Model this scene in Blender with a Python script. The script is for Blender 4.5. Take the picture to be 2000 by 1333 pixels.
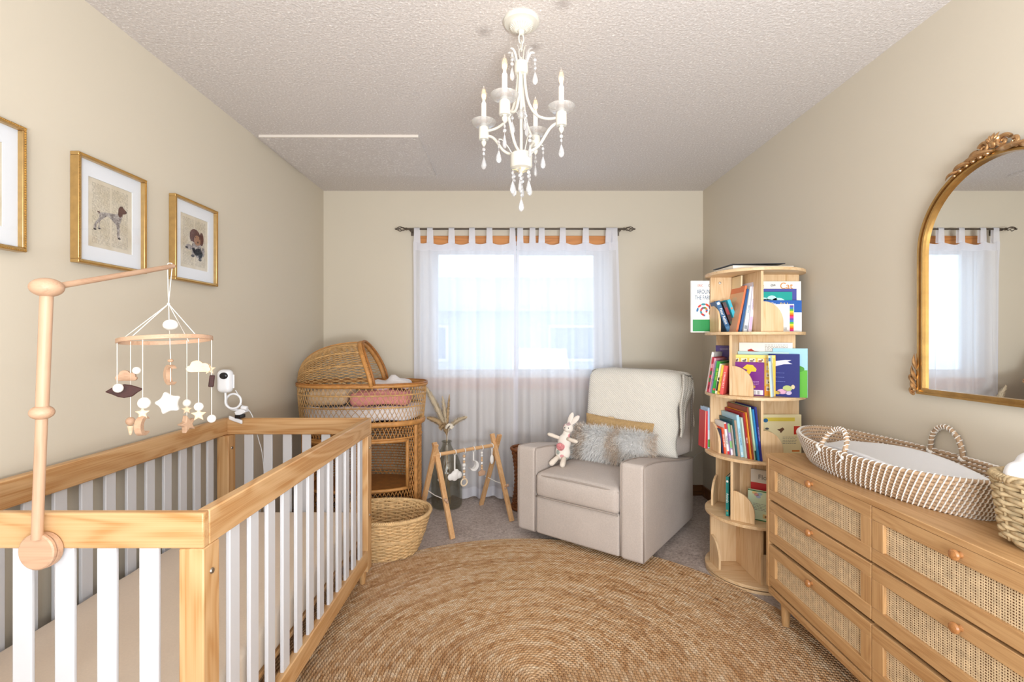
import bpy, bmesh, math, random
from mathutils import Matrix, Vector, Euler
for o in list(bpy.data.objects):
    bpy.data.objects.remove(o, do_unlink=True)
SC = bpy.context.scene
COL = SC.collection
R = random.Random(7)
PI = math.pi
sin, cos, sqrt, floor = math.sin, math.cos, math.sqrt, math.floor

# ------------------------------------------------------------------ camera, world, light, exposure
cam_d = bpy.data.cameras.new('camera')
cam = bpy.data.objects.new('camera', cam_d)
COL.objects.link(cam)
cam.location = (0, 0, 1.25)
cam.rotation_euler = (PI/2, 0, 0)
cam_d.sensor_width = 36.0
cam_d.lens = 16.83
cam_d.shift_x = 0.0025
cam_d.shift_y = -0.00175
cam_d.clip_start = 0.02
SC.camera = cam
SC.view_settings.view_transform = 'Standard'
SC.view_settings.look = 'None'
SC.view_settings.gamma = 1.0
SC.view_settings.use_curve_mapping = False
SC.view_settings.exposure = 0.33
SC.cycles.use_denoising = True
SC.cycles.max_bounces = 12
SC.cycles.transparent_max_bounces = 24
SC.cycles.sample_clamp_indirect = 6.0
SC.cycles.caustics_refractive = False
SC.cycles.caustics_reflective = False

W = bpy.data.worlds.new('world')
SC.world = W
W.use_nodes = True
bg = W.node_tree.nodes['Background']
bg.inputs[0].default_value = (0.78, 0.90, 1.0, 1)
bg.inputs[1].default_value = 2.0

def area_light(name, loc, rot, sx, sy, power, col):
    d = bpy.data.lights.new(name, 'AREA')
    d.shape = 'RECTANGLE'; d.size = sx; d.size_y = sy; d.energy = power; d.color = col
    o = bpy.data.objects.new(name, d); COL.objects.link(o)
    o.location = loc; o.rotation_euler = rot
    return o
area_light('soft_flash', (0.3, -1.9, 1.35), (PI/2, 0, 0), 2.4, 2.0, 52.0, (0.89, 0.955, 1.0))
area_light('flash_bounce', (0.55, -0.85, 0.9), (2.62, 0, 0), 1.0, 0.7, 90.0, (0.89, 0.955, 1.0))

# ------------------------------------------------------------------ helpers
def lin(h):
    if isinstance(h, str):
        h = h.lstrip('#'); c = [int(h[i:i+2], 16)/255 for i in (0, 2, 4)]
    else:
        c = [x/255 for x in h]
    return tuple(x/12.92 if x <= .04045 else ((x+.055)/1.055)**2.4 for x in c) + (1.0,)

class Nt:
    def __init__(s, m):
        m.use_nodes = True; s.t = m.node_tree; s.t.nodes.clear()
        s.out = s.t.nodes.new('ShaderNodeOutputMaterial')
    def n(s, typ, **kw):
        x = s.t.nodes.new(typ)
        for k, v in kw.items():
            if k.startswith('i_'):
                x.inputs[k[2:].replace('_', ' ')].default_value = v
            else:
                setattr(x, k, v)
        return x
    def l(s, a, b): s.t.links.new(a, b)
    def math(s, op, a, b=None, c=None):
        x = s.t.nodes.new('ShaderNodeMath'); x.operation = op
        for i, v in enumerate((a, b, c)):
            if v is None: continue
            if hasattr(v, 'links'): s.l(v, x.inputs[i])
            else: x.inputs[i].default_value = v
        return x.outputs[0]
    def ramp(s, fac, stops):
        x = s.t.nodes.new('ShaderNodeValToRGB')
        e = x.color_ramp.elements
        while len(e) > 1: e.remove(e[-1])
        e[0].position = stops[0][0]; e[0].color = stops[0][1]
        for p, c in stops[1:]:
            q = e.new(p); q.color = c
        s.l(fac, x.inputs[0]); return x.outputs[0]
    def mix(s, fac, a, b, mode='MIX'):
        x = s.t.nodes.new('ShaderNodeMix'); x.data_type = 'RGBA'; x.blend_type = mode
        for v, i in ((fac, 0), (a, 6), (b, 7)):
            if hasattr(v, 'links'): s.l(v, x.inputs[i])
            else: x.inputs[i].default_value = v
        return x.outputs[2]
    def bsdf(s, col=None, rough=.6, **kw):
        b = s.t.nodes.new('ShaderNodeBsdfPrincipled')
        b.inputs['Roughness'].default_value = rough
        for k, v in kw.items(): b.inputs[k.replace('_', ' ')].default_value = v
        if col is not None:
            if hasattr(col, 'links'): s.l(col, b.inputs['Base Color'])
            else: b.inputs['Base Color'].default_value = col
        s.l(b.outputs[0], s.out.inputs[0]); return b
    def bump(s, b, h, strength=.3, dist=.002):
        x = s.t.nodes.new('ShaderNodeBump')
        x.inputs['Strength'].default_value = strength; x.inputs['Distance'].default_value = dist
        s.l(h, x.inputs['Height']); s.l(x.outputs[0], b.inputs['Normal'])
    def coord(s, scale=(1, 1, 1), rnd=False):
        tc = s.t.nodes.new('ShaderNodeTexCoord'); mp = s.t.nodes.new('ShaderNodeMapping')
        mp.inputs['Scale'].default_value = scale
        s.l(tc.outputs['Object'], mp.inputs['Vector'])
        if rnd:
            oi = s.t.nodes.new('ShaderNodeObjectInfo')
            k = s.math('MULTIPLY', oi.outputs['Random'], 37.0)
            cb = s.t.nodes.new('ShaderNodeCombineXYZ')
            for i in range(3): s.l(k, cb.inputs[i])
            s.l(cb.outputs[0], mp.inputs['Location'])
        return mp.outputs[0]
    def noise(s, vec, scale, detail=3, rough=.5, dist=0):
        x = s.t.nodes.new('ShaderNodeTexNoise')
        x.inputs['Scale'].default_value = scale; x.inputs['Detail'].default_value = detail
        x.inputs['Roughness'].default_value = rough; x.inputs['Distortion'].default_value = dist
        if vec is not None: s.l(vec, x.inputs['Vector'])
        return x.outputs[0]

_mats = {}
def plain(name, c, rough=.6, bump=0, bscale=200, bdist=.001, vary=0, vscale=20, **kw):
    if name in _mats: return _mats[name]
    m = bpy.data.materials.new(name); t = Nt(m)
    col = lin(c)
    if vary:
        f = t.noise(t.coord(rnd=True), vscale, 4)
        d = tuple(x*(1-vary) for x in col[:3]) + (1,)
        l = tuple(min(1, x*(1+vary*.5)) for x in col[:3]) + (1,)
        cc = t.ramp(f, [(.3, d), (.7, l)])
    else: cc = col
    b = t.bsdf(cc, rough, **kw)
    if bump:
        t.bump(b, t.noise(t.coord(), bscale, 3), bump, bdist)
    _mats[name] = m; return m

def wood(name, light, dark, axis='x', rough=.45, s=1.0, knots=False, ringk=.10):
    key = name+axis
    if key in _mats: return _mats[key]
    m = bpy.data.materials.new(key); t = Nt(m)
    sc = {'x': (1.2, 9, 9), 'y': (9, 1.2, 9), 'z': (9, 9, 1.2)}[axis]
    v = t.coord(tuple(q*s for q in sc), rnd=True)
    a = t.noise(v, 1.0, 2, .5, .6)
    rings = t.math('SINE', t.math('MULTIPLY', a, 42.0 if not knots else 50.0))
    fine = t.noise(t.coord(tuple(q*s*(1 if q < 2 else 16) for q in sc), rnd=True), 1.6, 4, .6)
    f = t.math('ADD', t.math('MULTIPLY', rings, ringk), t.math('MULTIPLY', fine, .75))
    f = t.math('ADD', f, t.math('MULTIPLY', a, .35))
    L, D = lin(light), lin(dark)
    mid = tuple(.6*x+.4*y for x, y in zip(L, D))
    c = t.ramp(f, [(.28, D), (.5, mid), (.78, L)])
    b = t.bsdf(c, rough)
    t.bump(b, fine, .08, .0006)
    _mats[key] = m; return m

class B:
    """collects vertices and faces of one mesh"""
    def __init__(s): s.v = []; s.f = []; s.mi = []; s.cur = 0
    def add(s, vs, fs):
        o = len(s.v); s.v += [tuple(p) for p in vs]
        s.f += [tuple(i+o for i in f) for f in fs]; s.mi += [s.cur]*len(fs)
    def hexa(s, p):
        s.add(p, [(0, 3, 2, 1), (4, 5, 6, 7), (0, 1, 5, 4), (1, 2, 6, 5), (2, 3, 7, 6), (3, 0, 4, 7)])
    def box(s, x0, x1, y0, y1, z0, z1, m=None):
        p = [(x0, y0, z0), (x1, y0, z0), (x1, y1, z0), (x0, y1, z0), (x0, y0, z1), (x1, y0, z1), (x1, y1, z1), (x0, y1, z1)]
        if m is not None: p = [m @ Vector(q) for q in p]
        s.hexa(p)
    def beam(s, a, b, w, h, up=(0, 0, 1)):
        a = Vector(a); b = Vector(b); d = (b-a).normalized(); u = Vector(up)
        x = d.cross(u).normalized()*w/2; y = x.cross(d).normalized()*h/2
        s.hexa([a-x-y, a+x-y, a+x+y, a-x+y, b-x-y, b+x-y, b+x+y, b-x+y])
    def tube(s, pts, r, n=8, closed=False, caps=True, flat=1.0, up=None):
        pts = [Vector(p) for p in pts]; k = len(pts)
        rs = r if isinstance(r, (list, tuple)) else [r]*k
        prev = None; vs = []
        for i, p in enumerate(pts):
            if closed: d = pts[(i+1) % k]-pts[i-1]
            else: d = pts[min(i+1, k-1)]-pts[max(i-1, 0)]
            if d.length < 1e-9: d = Vector((0, 0, 1))
            d.normalize()
            if up is not None:
                a = Vector(up); a = a-d*a.dot(d)
                if a.length < 1e-6: a = d.orthogonal()
            elif prev is None: a = d.orthogonal()
            else:
                a = prev-d*prev.dot(d)
                if a.length < 1e-6: a = d.orthogonal()
            a.normalize(); prev = a; b = d.cross(a)
            for j in range(n):
                t = 2*PI*j/n
                vs.append(p+a*(rs[i]*cos(t))+b*(rs[i]*flat*sin(t)))
        fs = []
        for i in range(k if closed else k-1):
            q = (i+1) % k
            for j in range(n):
                fs.append((i*n+j, i*n+(j+1) % n, q*n+(j+1) % n, q*n+j))
        if caps and not closed:
            fs.append(tuple(range(n))[::-1]); fs.append(tuple((k-1)*n+j for j in range(n)))
        s.add(vs, fs)
    def lathe(s, prof, n=32, c=(0, 0, 0), sx=1, sy=1, m=None, cap=True):
        vs = []; fs = []; k = len(prof)
        for r, z in prof:
            for j in range(n):
                t = 2*PI*j/n
                p = Vector((r*sx*cos(t), r*sy*sin(t), z))
                if m is not None: p = m @ p
                vs.append((p[0]+c[0], p[1]+c[1], p[2]+c[2]))
        for i in range(k-1):
            for j in range(n):
                fs.append((i*n+j, i*n+(j+1) % n, (i+1)*n+(j+1) % n, (i+1)*n+j))
        if cap:
            if prof[0][0] > 1e-6: fs.append(tuple(range(n))[::-1])
            if prof[-1][0] > 1e-6: fs.append(tuple((k-1)*n+j for j in range(n)))
        s.add(vs, fs)
    def ball(s, c, r, n=14, k=8, m=None):
        rx, ry, rz = (r, r, r) if not isinstance(r, (tuple, list)) else r
        vs = []; fs = []
        def P(x, y, z):
            p = Vector((x, y, z))
            if m is not None: p = m @ p
            return (p[0]+c[0], p[1]+c[1], p[2]+c[2])
        vs.append(P(0, 0, -rz))
        for i in range(1, k):
            a = -PI/2+PI*i/k
            for j in range(n):
                t = 2*PI*j/n
                vs.append(P(rx*cos(a)*cos(t), ry*cos(a)*sin(t), rz*sin(a)))
        vs.append(P(0, 0, rz))
        for j in range(n): fs.append((0, 1+(j+1) % n, 1+j))
        for i in range(k-2):
            for j in range(n):
                a = 1+i*n
                fs.append((a+j, a+(j+1) % n, a+n+(j+1) % n, a+n+j))
        a = 1+(k-2)*n
        for j in range(n): fs.append((a+j, a+(j+1) % n, len(vs)-1))
        s.add(vs, fs)
    def prism(s, out, t, m=None):
        k = len(out)
        vs = [Vector((x, y, 0)) for x, y in out]+[Vector((x, y, t)) for x, y in out]
        if m is not None: vs = [m @ v for v in vs]
        fs = [tuple(range(k))[::-1], tuple(range(k, 2*k))]
        for i in range(k):
            j = (i+1) % k; fs.append((i, j, k+j, k+i))
        s.add(vs, fs)
    def grid(s, fn, nu, nv, cu=False, keep=None):
        vs = []; fs = []
        mu = nu if cu else nu+1
        for i in range(mu):
            for j in range(nv+1): vs.append(fn(i/nu, j/nv))
        for i in range(nu):
            for j in range(nv):
                if keep and not keep((i+.5)/nu, (j+.5)/nv): continue
                q = (i+1) % mu
                fs.append((i*(nv+1)+j, q*(nv+1)+j, q*(nv+1)+j+1, i*(nv+1)+j+1))
        s.add(vs, fs)
    def rbox(s, c, h, r, n=5, fn=None, k=3, keep=None):
        """rounded box: centre c, half sizes h, radius r, optional deformation and face filter"""
        ax = []
        for q in h:
            rr = min(r, q*.999)
            e = [-q+rr*(1-math.tan((1-i/k)*PI/4)) for i in range(k+1)]
            mid = [-(q-rr)+2*(q-rr)*i/n for i in range(1, n)] if q-rr > 1e-4 else []
            ax.append(e+mid+[-x for x in e[::-1]])
        idx = {}; vs = []; fs = []
        def vert(p):
            key = tuple(round(x, 6) for x in p)
            if key in idx: return idx[key]
            inner = [max(-(h[i]-min(r, h[i]*.999)), min(h[i]-min(r, h[i]*.999), p[i])) for i in range(3)]
            d = Vector([p[i]-inner[i] for i in range(3)])
            if d.length > 1e-9: d = d.normalized()*r
            q = Vector(inner)+d
            q = q+Vector(c)
            if fn: q = fn(Vector(q))
            idx[key] = len(vs); vs.append(tuple(q)); return idx[key]
        for a in range(3):
            u, v = (a+1) % 3, (a+2) % 3
            for sg in (-1, 1):
                for i in range(len(ax[u])-1):
                    for j in range(len(ax[v])-1):
                        if keep:
                            mp = [0, 0, 0]; mp[a] = sg*h[a]; mp[u] = (ax[u][i]+ax[u][i+1])/2; mp[v] = (ax[v][j]+ax[v][j+1])/2
                            if not keep(*mp): continue
                        q = []
                        for di, dj in ((0, 0), (1, 0), (1, 1), (0, 1)):
                            p = [0, 0, 0]; p[a] = sg*h[a]; p[u] = ax[u][i+di]; p[v] = ax[v][j+dj]
                            q.append(vert(p))
                        if sg < 0: q = q[::-1]
                        fs.append(tuple(q))
        s.add(vs, fs)

MW = {}
def thing(name, label, cat, loc=(0, 0, 0), rz=0, group=None, rot=None, kind=None):
    o = bpy.data.objects.new(name, None); COL.objects.link(o)
    o.empty_display_size = .05
    o.location = loc; o.rotation_euler = rot if rot else (0, 0, rz)
    MW[o.name] = Matrix.Translation(Vector(loc)) @ Euler(o.rotation_euler).to_matrix().to_4x4()
    if kind: o['kind'] = kind
    if label: o['label'] = label
    if cat: o['category'] = cat
    if group: o['group'] = group
    return o
def obj(name, b, mat, parent=None, local=True, smooth=35, bevel=0, bseg=2, solid=0, sub=0, kind=None, label=None, cat=None, group=None, remesh=0):
    """link b as one mesh; local=False: its coordinates are world ones and get converted into the parent's frame"""
    me = bpy.data.meshes.new(name)
    vs = b.v
    o = bpy.data.objects.new(name, me)
    if parent is not None and not local:
        i = MW[parent.name].inverted(); vs = [tuple(i @ Vector(p)) for p in vs]
    if parent is None and vs:
        lo = [min(p[i] for p in vs) for i in range(3)]; hi = [max(p[i] for p in vs) for i in range(3)]
        c = ((lo[0]+hi[0])/2, (lo[1]+hi[1])/2, lo[2])
        o.location = c; vs = [(p[0]-c[0], p[1]-c[1], p[2]-c[2]) for p in vs]
        MW[o.name] = Matrix.Translation(Vector(c))
    me.from_pydata(vs, [], b.f)
    ms = mat if isinstance(mat, (list, tuple)) else [mat]
    for m in ms: me.materials.append(m)
    if len(ms) > 1: me.polygons.foreach_set('material_index', b.mi)
    if smooth:
        me.shade_smooth()
        if smooth < 180: me.set_sharp_from_angle(angle=math.radians(smooth))
    me.update()
    COL.objects.link(o)
    if parent is not None:
        o.parent = parent
        MW[o.name] = MW[parent.name].copy()
    if bevel:
        m = o.modifiers.new('bevel', 'BEVEL'); m.width = bevel; m.segments = bseg; m.limit_method = 'ANGLE'
        m.harden_normals = False
    if solid:
        m = o.modifiers.new('solid', 'SOLIDIFY'); m.thickness = solid; m.offset = 0
    if remesh:
        m = o.modifiers.new('remesh', 'REMESH'); m.mode = 'VOXEL'; m.voxel_size = remesh; m.use_smooth_shade = True
        m2 = o.modifiers.new('smooth', 'SMOOTH'); m2.iterations = 4
    if sub:
        m = o.modifiers.new('sub', 'SUBSURF'); m.levels = sub; m.render_levels = sub
    if kind: o['kind'] = kind
    if label: o['label'] = label
    if cat: o['category'] = cat
    if group: o['group'] = group
    return o
def link_copy(src, parent, loc=None, rot=None):
    c = src.copy(); COL.objects.link(c); c.parent = parent
    if parent is not None: MW[c.name] = MW[parent.name].copy()
    if loc is not None: c.location = loc
    if rot is not None: c.rotation_euler = rot
    return c
def copy_tree(root, loc, rz=None, label=None, group=None):
    r = root.copy(); COL.objects.link(r); r.location = loc
    if rz is not None: r.rotation_euler = (0, 0, rz)
    MW[r.name] = Matrix.Translation(Vector(loc)) @ Euler(r.rotation_euler).to_matrix().to_4x4()
    if label: r['label'] = label
    if group: r['group'] = group
    for ch in list(root.children):
        c = ch.copy(); COL.objects.link(c); c.parent = r
        for g in list(ch.children):
            d = g.copy(); COL.objects.link(d); d.parent = c
    return r
def text(parent, name, body, size, m, mat, ext=.0002, align='CENTER', sx=1.0):
    d = bpy.data.curves.new(name, 'FONT'); d.body = body; d.size = size; d.extrude = ext
    d.align_x = align; d.align_y = 'CENTER'; d.resolution_u = 3
    o = bpy.data.objects.new(name, d); COL.objects.link(o); d.materials.append(mat)
    o.parent = parent; o.matrix_local = m @ Matrix.Diagonal((sx, 1, 1, 1))
    return o
def oval(t, rx, ry, e=2.0):
    c, s_ = cos(t), sin(t)
    return (rx*math.copysign(abs(c)**(2/e), c), ry*math.copysign(abs(s_)**(2/e), s_))
def sstep(a, b, x):
    t = max(0, min(1, (x-a)/(b-a))); return t*t*(3-2*t)

# ------------------------------------------------------------------ common materials
def fabric(name, c, rough=.9, ws=900, strength=.25, vary=.06, sheen=0):
    if name in _mats: return _mats[name]
    m = bpy.data.materials.new(name); t = Nt(m)
    v = t.coord()
    w1 = t.t.nodes.new('ShaderNodeTexChecker'); w1.inputs['Scale'].default_value = ws
    t.l(v, w1.inputs['Vector'])
    n = t.noise(v, ws*.35, 2); n2 = t.noise(v, 6, 3)
    c0 = lin(c)
    d = tuple(x*(1-vary*1.6) for x in c0[:3])+(1,)
    l = tuple(min(1, x*(1+vary)) for x in c0[:3])+(1,)
    f = t.math('ADD', t.math('MULTIPLY', n, .6), t.math('MULTIPLY', n2, .4))
    b = t.bsdf(t.ramp(f, [(.3, d), (.7, l)]), rough)
    t.bump(b, n, strength, .001)
    _mats[name] = m; return m
# ------------------------------------------------------------------ the room
XL, XR, YB, YR, ZC = -1.488, 1.549, 3.832, -2.0, 2.4385

def wall_mat():
    m = bpy.data.materials.new('wall_paint'); t = Nt(m)
    v = t.coord()
    b = t.bsdf(lin('#D4CAB9'), .75)
    n = t.noise(v, 90, 3, .55)
    t.bump(b, n, .10, .002)
    return m
def ceiling_mat():
    m = bpy.data.materials.new('popcorn_ceiling'); t = Nt(m)
    v = t.coord()
    n = t.noise(v, 105, 4, .6); n2 = t.noise(v, 48, 2, .5)
    spots = None
    # faint grey stains round the light fitting (patched hook holes)
    tc = t.n('ShaderNodeTexCoord'); sp = t.n('ShaderNodeSeparateXYZ'); t.l(tc.outputs['Object'], sp.inputs[0])
    cx, cy = (XL+XR)/2, (YB+YR)/2
    for (px, py, rad) in ((-.099, 1.849, .042), (.104, 1.946, .036), (.190, 1.697, .04)):
        dx = t.math('SUBTRACT', sp.outputs[0], px-cx); dy = t.math('SUBTRACT', sp.outputs[1], py-cy)
        d = t.math('SQRT', t.math('ADD', t.math('MULTIPLY', dx, dx), t.math('MULTIPLY', dy, dy)))
        g = t.math('MAXIMUM', t.math('SUBTRACT', 1.0, t.math('DIVIDE', d, rad)), 0.0)
        spots = g if spots is None else t.math('ADD', spots, g)
    sp2 = t.math('MULTIPLY', spots, .55)
    base = t.ramp(n, [(.35, lin('#D0C8C4')), (.58, lin('#DCD5D2')), (.70, lin('#FFFCFA'))])
    c = t.mix(sp2, base, lin('#8E8380'))
    b = t.bsdf(c, .85)
    h = t.math('ADD', t.math('MULTIPLY', n, .8), t.math('MULTIPLY', n2, .4))
    t.bump(b, h, .75, .006)
    return m
def carpet_mat():
    m = bpy.data.materials.new('carpet_pile'); t = Nt(m)
    v = t.coord()
    n = t.noise(v, 75, 4, .75); n2 = t.noise(v, 5, 3); n3 = t.noise(v, 420, 2, .6)
    f = t.math('ADD', t.math('MULTIPLY', n, .55), t.math('ADD', t.math('MULTIPLY', n3, .35), t.math('MULTIPLY', n2, .2)))
    b = t.bsdf(t.ramp(f, [(.38, lin('#8A776E')), (.52, lin('#CFBDB3')), (.66, lin('#F3E6DE'))]), .97)
    t.bump(b, t.math('ADD', n, n3), .9, .008)
    return m
M_WALL, M_CEIL, M_CARP = wall_mat(), ceiling_mat(), carpet_mat()

def slab(name, boxes, mat):
    b = B()
    for q in boxes: b.box(*q)
    return obj(name, b, mat, kind='structure', smooth=0)
slab('floor', [(XL-.1, XR+.1, YR-.1, YB+.1, -.1, 0)], M_CARP)
slab('ceiling', [(XL-.1, XR+.1, YR-.1, YB+.1, ZC, ZC+.1)], M_CEIL)
slab('wall_left', [(XL-.1, XL, YR, YB, 0, ZC)], M_WALL)
slab('wall_right', [(XR, XR+.1, YR, YB, 0, ZC)], M_WALL)
slab('wall_rear', [(XL-.1, XR+.1, YR-.1, YR, 0, ZC)], M_WALL)
WX0, WX1, WZ0, WZ1 = -.64, .75, .94, 2.0
slab('wall_back', [(XL-.1, WX0, YB, YB+.12, 0, ZC), (WX1, XR+.1, YB, YB+.12, 0, ZC),
                   (WX0, WX1, YB, YB+.12, 0, WZ0), (WX0, WX1, YB, YB+.12, WZ1, ZC)], M_WALL)
M_BASE = wood('baseboard_wood', '#8A5A34', '#5E3A20', 'x', .5)
for nm, q in (('baseboard_back', (XL, XR, YB-.014, YB, 0, .085)), ('baseboard_left', (XL, XL+.014, YR, YB-.014, 0, .085)),
              ('baseboard_right', (XR-.014, XR, YR, YB-.014, 0, .085))):
    b = B(); b.box(*q); obj(nm, b, M_BASE, kind='structure', bevel=.004, smooth=40)

# attic access panel screwed to the ceiling
M_PANEL = _mats['panel'] = M_CEIL.copy()
hp = thing('ceiling_hatch', 'flat rectangular access panel screwed to the textured ceiling by the left wall', 'hatch', (-.995, 3.123, ZC))
b = B(); b.box(-1.458, -.53, 2.787, 3.46, ZC-.014, ZC); obj('hatch_board', b, M_PANEL, hp, local=False, smooth=0)
M_TRIMW = plain('hatch_edge', '#DDD4CB', .6)
b = B(); b.box(-1.458, -.53, 2.781, 2.787, ZC-.0145, ZC); obj('edge_strip', b, M_TRIMW, hp, local=False, smooth=0)
b = B(); b.lathe([(0, -.003), (.007, -.002), (.009, 0)], 12)
scr = None
for (x, y) in ((-1.42, 2.82), (-1.0, 2.82), (-.56, 2.82), (-1.43, 3.43), (-.92, 3.43), (-.565, 3.43)):
    p = (x+.995, y-3.123, -.014)
    if scr is None:
        scr = obj('screw', b, plain('screw_white', '#D8D0C8', .4), hp); scr.location = p
    else: link_copy(scr, hp, p)

# ------------------------------------------------------------------ window
win = thing('window_1', None, None, ((WX0+WX1)/2, YB, WZ0), kind='structure')
M_VIN = plain('vinyl_white', '#E9ECEF', .35)
M_CASE = wood('casing_oak', '#D08A48', '#A5602A', 'x', .4)
for q, m in (((WX0-.075, WX1+.075, YB-.018, YB, WZ1, WZ1+.075), M_CASE), ((WX0-.075, WX1+.075, YB-.03, YB, WZ0-.03, WZ0), M_CASE),
             ((WX0-.075, WX0, YB-.018, YB, WZ0, WZ1), M_VIN), ((WX1, WX1+.075, YB-.018, YB, WZ0, WZ1), M_VIN),
             ((WX0-.06, WX1+.06, YB-.014, YB, WZ0-.09, WZ0-.03), M_CASE)):
    b = B(); b.box(*q); obj('casing_board', b, m, win, local=False, bevel=.004)
def frame_b(b, x0, x1, z0, z1, y0, y1, w):
    b.box(x0, x1, y0, y1, z0, z0+w); b.box(x0, x1, y0, y1, z1-w, z1)
    b.box(x0, x0+w, y0, y1, z0+w, z1-w); b.box(x1-w, x1, y0, y1, z0+w, z1-w)
b = B(); frame_b(b, WX0, WX1, WZ0, WZ1, YB+.005, YB+.1, .03); obj('window_frame', b, M_VIN, win, local=False, bevel=.003)
def glass_thin(name, tint=(.97, .99, 1, 1), gl=.06, rough=.0):
    m = bpy.data.materials.new(name); t = Nt(m)
    tr = t.n('ShaderNodeBsdfTransparent'); tr.inputs[0].default_value = tint
    g = t.n('ShaderNodeBsdfGlossy'); g.inputs['Roughness'].default_value = rough
    mx = t.n('ShaderNodeMixShader'); mx.inputs[0].default_value = gl
    t.l(tr.outputs[0], mx.inputs[1]); t.l(g.outputs[0], mx.inputs[2]); t.l(mx.outputs[0], t.out.inputs[0])
    return m
M_GLASS = glass_thin('window_glass')
for x0, x1, yy in ((WX0+.03, .072, YB+.028), (.04, WX1-.03, YB+.062)):
    b = B(); frame_b(b, x0, x1, WZ0+.03, WZ1-.03, yy, yy+.03, .036); s_ = obj('sash', b, M_VIN, win, local=False, bevel=.003)
    b = B(); b.box(x0+.03, x1-.03, yy+.012, yy+.016, WZ0+.06, WZ1-.06); obj('pane', b, M_GLASS, s_, local=False, smooth=0)

# ------------------------------------------------------------------ outside the window: snow and a neighbouring house
M_SNOW = plain('snow', '#EEF3F8', .8, .3, 3, .05)
b = B(); b.box(-30, 30, YB+.6, 60, -.5, -.35); obj('ground_outside', b, M_SNOW, kind='structure')
nh = thing('neighbor_house', 'pale neighbouring house with snowy roof seen dimly through the sheer curtains', 'house', (0, 17, -.35))
M_SIDING = plain('siding', '#C9D5E2', .7)
b = B(); b.box(-7, 6.5, 15, 22, -.35, 2.2); w = obj('wall', b, M_SIDING, nh, local=False, smooth=0)
for zz in range(13):
    pass
b = B(); z0 = 2.1
b.hexa([(-7.4, 14.4, z0), (6.9, 14.4, z0), (6.9, 18.5, 3.45), (-7.4, 18.5, 3.45), (-7.4, 14.4, z0+.2), (6.9, 14.4, z0+.2), (6.9, 18.5, 3.65), (-7.4, 18.5, 3.65)])
b.hexa([(-7.4, 18.5, 3.45), (6.9, 18.5, 3.45), (6.9, 22.6, z0), (-7.4, 22.6, z0), (-7.4, 18.5, 3.65), (6.9, 18.5, 3.65), (6.9, 22.6, z0+.2), (-7.4, 22.6, z0+.2)])
obj('roof', b, plain('roof_shaded_snow', '#C2CFDD', .8), nh, local=False, smooth=0)  # snow tinted blue-grey, its shade put into the colour
for x0 in (-3.4, 1.2):
    b = B(); frame_b(b, x0, x0+1.5, .55, 1.7, 14.95, 15.02, .09); f_ = obj('window', b, M_VIN, nh, local=False, smooth=0)
    b = B(); b.box(x0+.05, x0+1.45, 14.985, 15.0, .6, 1.65); obj('pane', b, plain('far_pane', '#8FA5BC', .15), f_, local=False, smooth=0)

# ------------------------------------------------------------------ curtain rod and sheer panels
YC = 3.742; ZR = 2.112
M_PEWTER = plain('pewter', '#6E655C', .35, Metallic=.85)
rod = thing('curtain_rod', 'dark pewter curtain rod with twisted loop finials above the window', 'curtain rod', (.04, YC, ZR))
b = B(); b.tube([(-.80, YC, ZR), (.89, YC, ZR)], .0075, 10); obj('rod', b, M_PEWTER, rod, local=False)
for sg, x0 in ((-1, -.80), (1, .89)):
    b = B()
    b.tube([(x0, YC, ZR), (x0+sg*.012, YC, ZR)], .011, 10)
    for ph in range(4):
        pts = []
        for i in range(15):
            t = i/14; a = ph*PI/2+t*PI*.9
            rr = .017*sin(PI*t)**.8
            pts.append((x0+sg*(.012+.075*t), YC+rr*cos(a), ZR+rr*sin(a)))
        b.tube(pts, .0032, 6)
    b.ball((x0+sg*.09, YC, ZR), .006)
    obj('finial', b, M_PEWTER, rod, local=False)
for x in (-.775, .045, .865):
    b = B(); b.box(x-.008, x+.008, YC, YB, ZR-.012, ZR-.004); b.box(x-.012, x+.012, YB-.004, YB, ZR-.035, ZR+.02)
    b.tube([(x, YC+.011*cos(a), ZR+.011*sin(a)) for a in [PI*i/8-PI for i in range(9)]], .004, 6)
    obj('bracket', b, M_PEWTER, rod, local=False)

def sheer_mat(name='sheer_voile', tr=.30):
    m = bpy.data.materials.new(name); t = Nt(m)
    v = t.coord()
    n = t.noise(v, 700, 2)
    a = t.n('ShaderNodeBsdfTransparent')
    d = t.n('ShaderNodeBsdfDiffuse'); d.inputs[0].default_value = lin('#F5F4FA')
    tl = t.n('ShaderNodeBsdfTranslucent'); tl.inputs[0].default_value = lin('#F0F2FB')
    m1 = t.n('ShaderNodeMixShader'); m1.inputs[0].default_value = .33
    t.l(d.outputs[0], m1.inputs[1]); t.l(tl.outputs[0], m1.inputs[2])
    m2 = t.n('ShaderNodeMixShader')
    t.l(t.math('ADD', t.math('MULTIPLY', n, .16), tr-.08), m2.inputs[0])
    t.l(m1.outputs[0], m2.inputs[1]); t.l(a.outputs[0], m2.inputs[2])
    t.l(m2.outputs[0], t.out.inputs[0]); return m
M_SHEER = sheer_mat(); M_TAB = sheer_mat('voile_doubled', .19)
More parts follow.
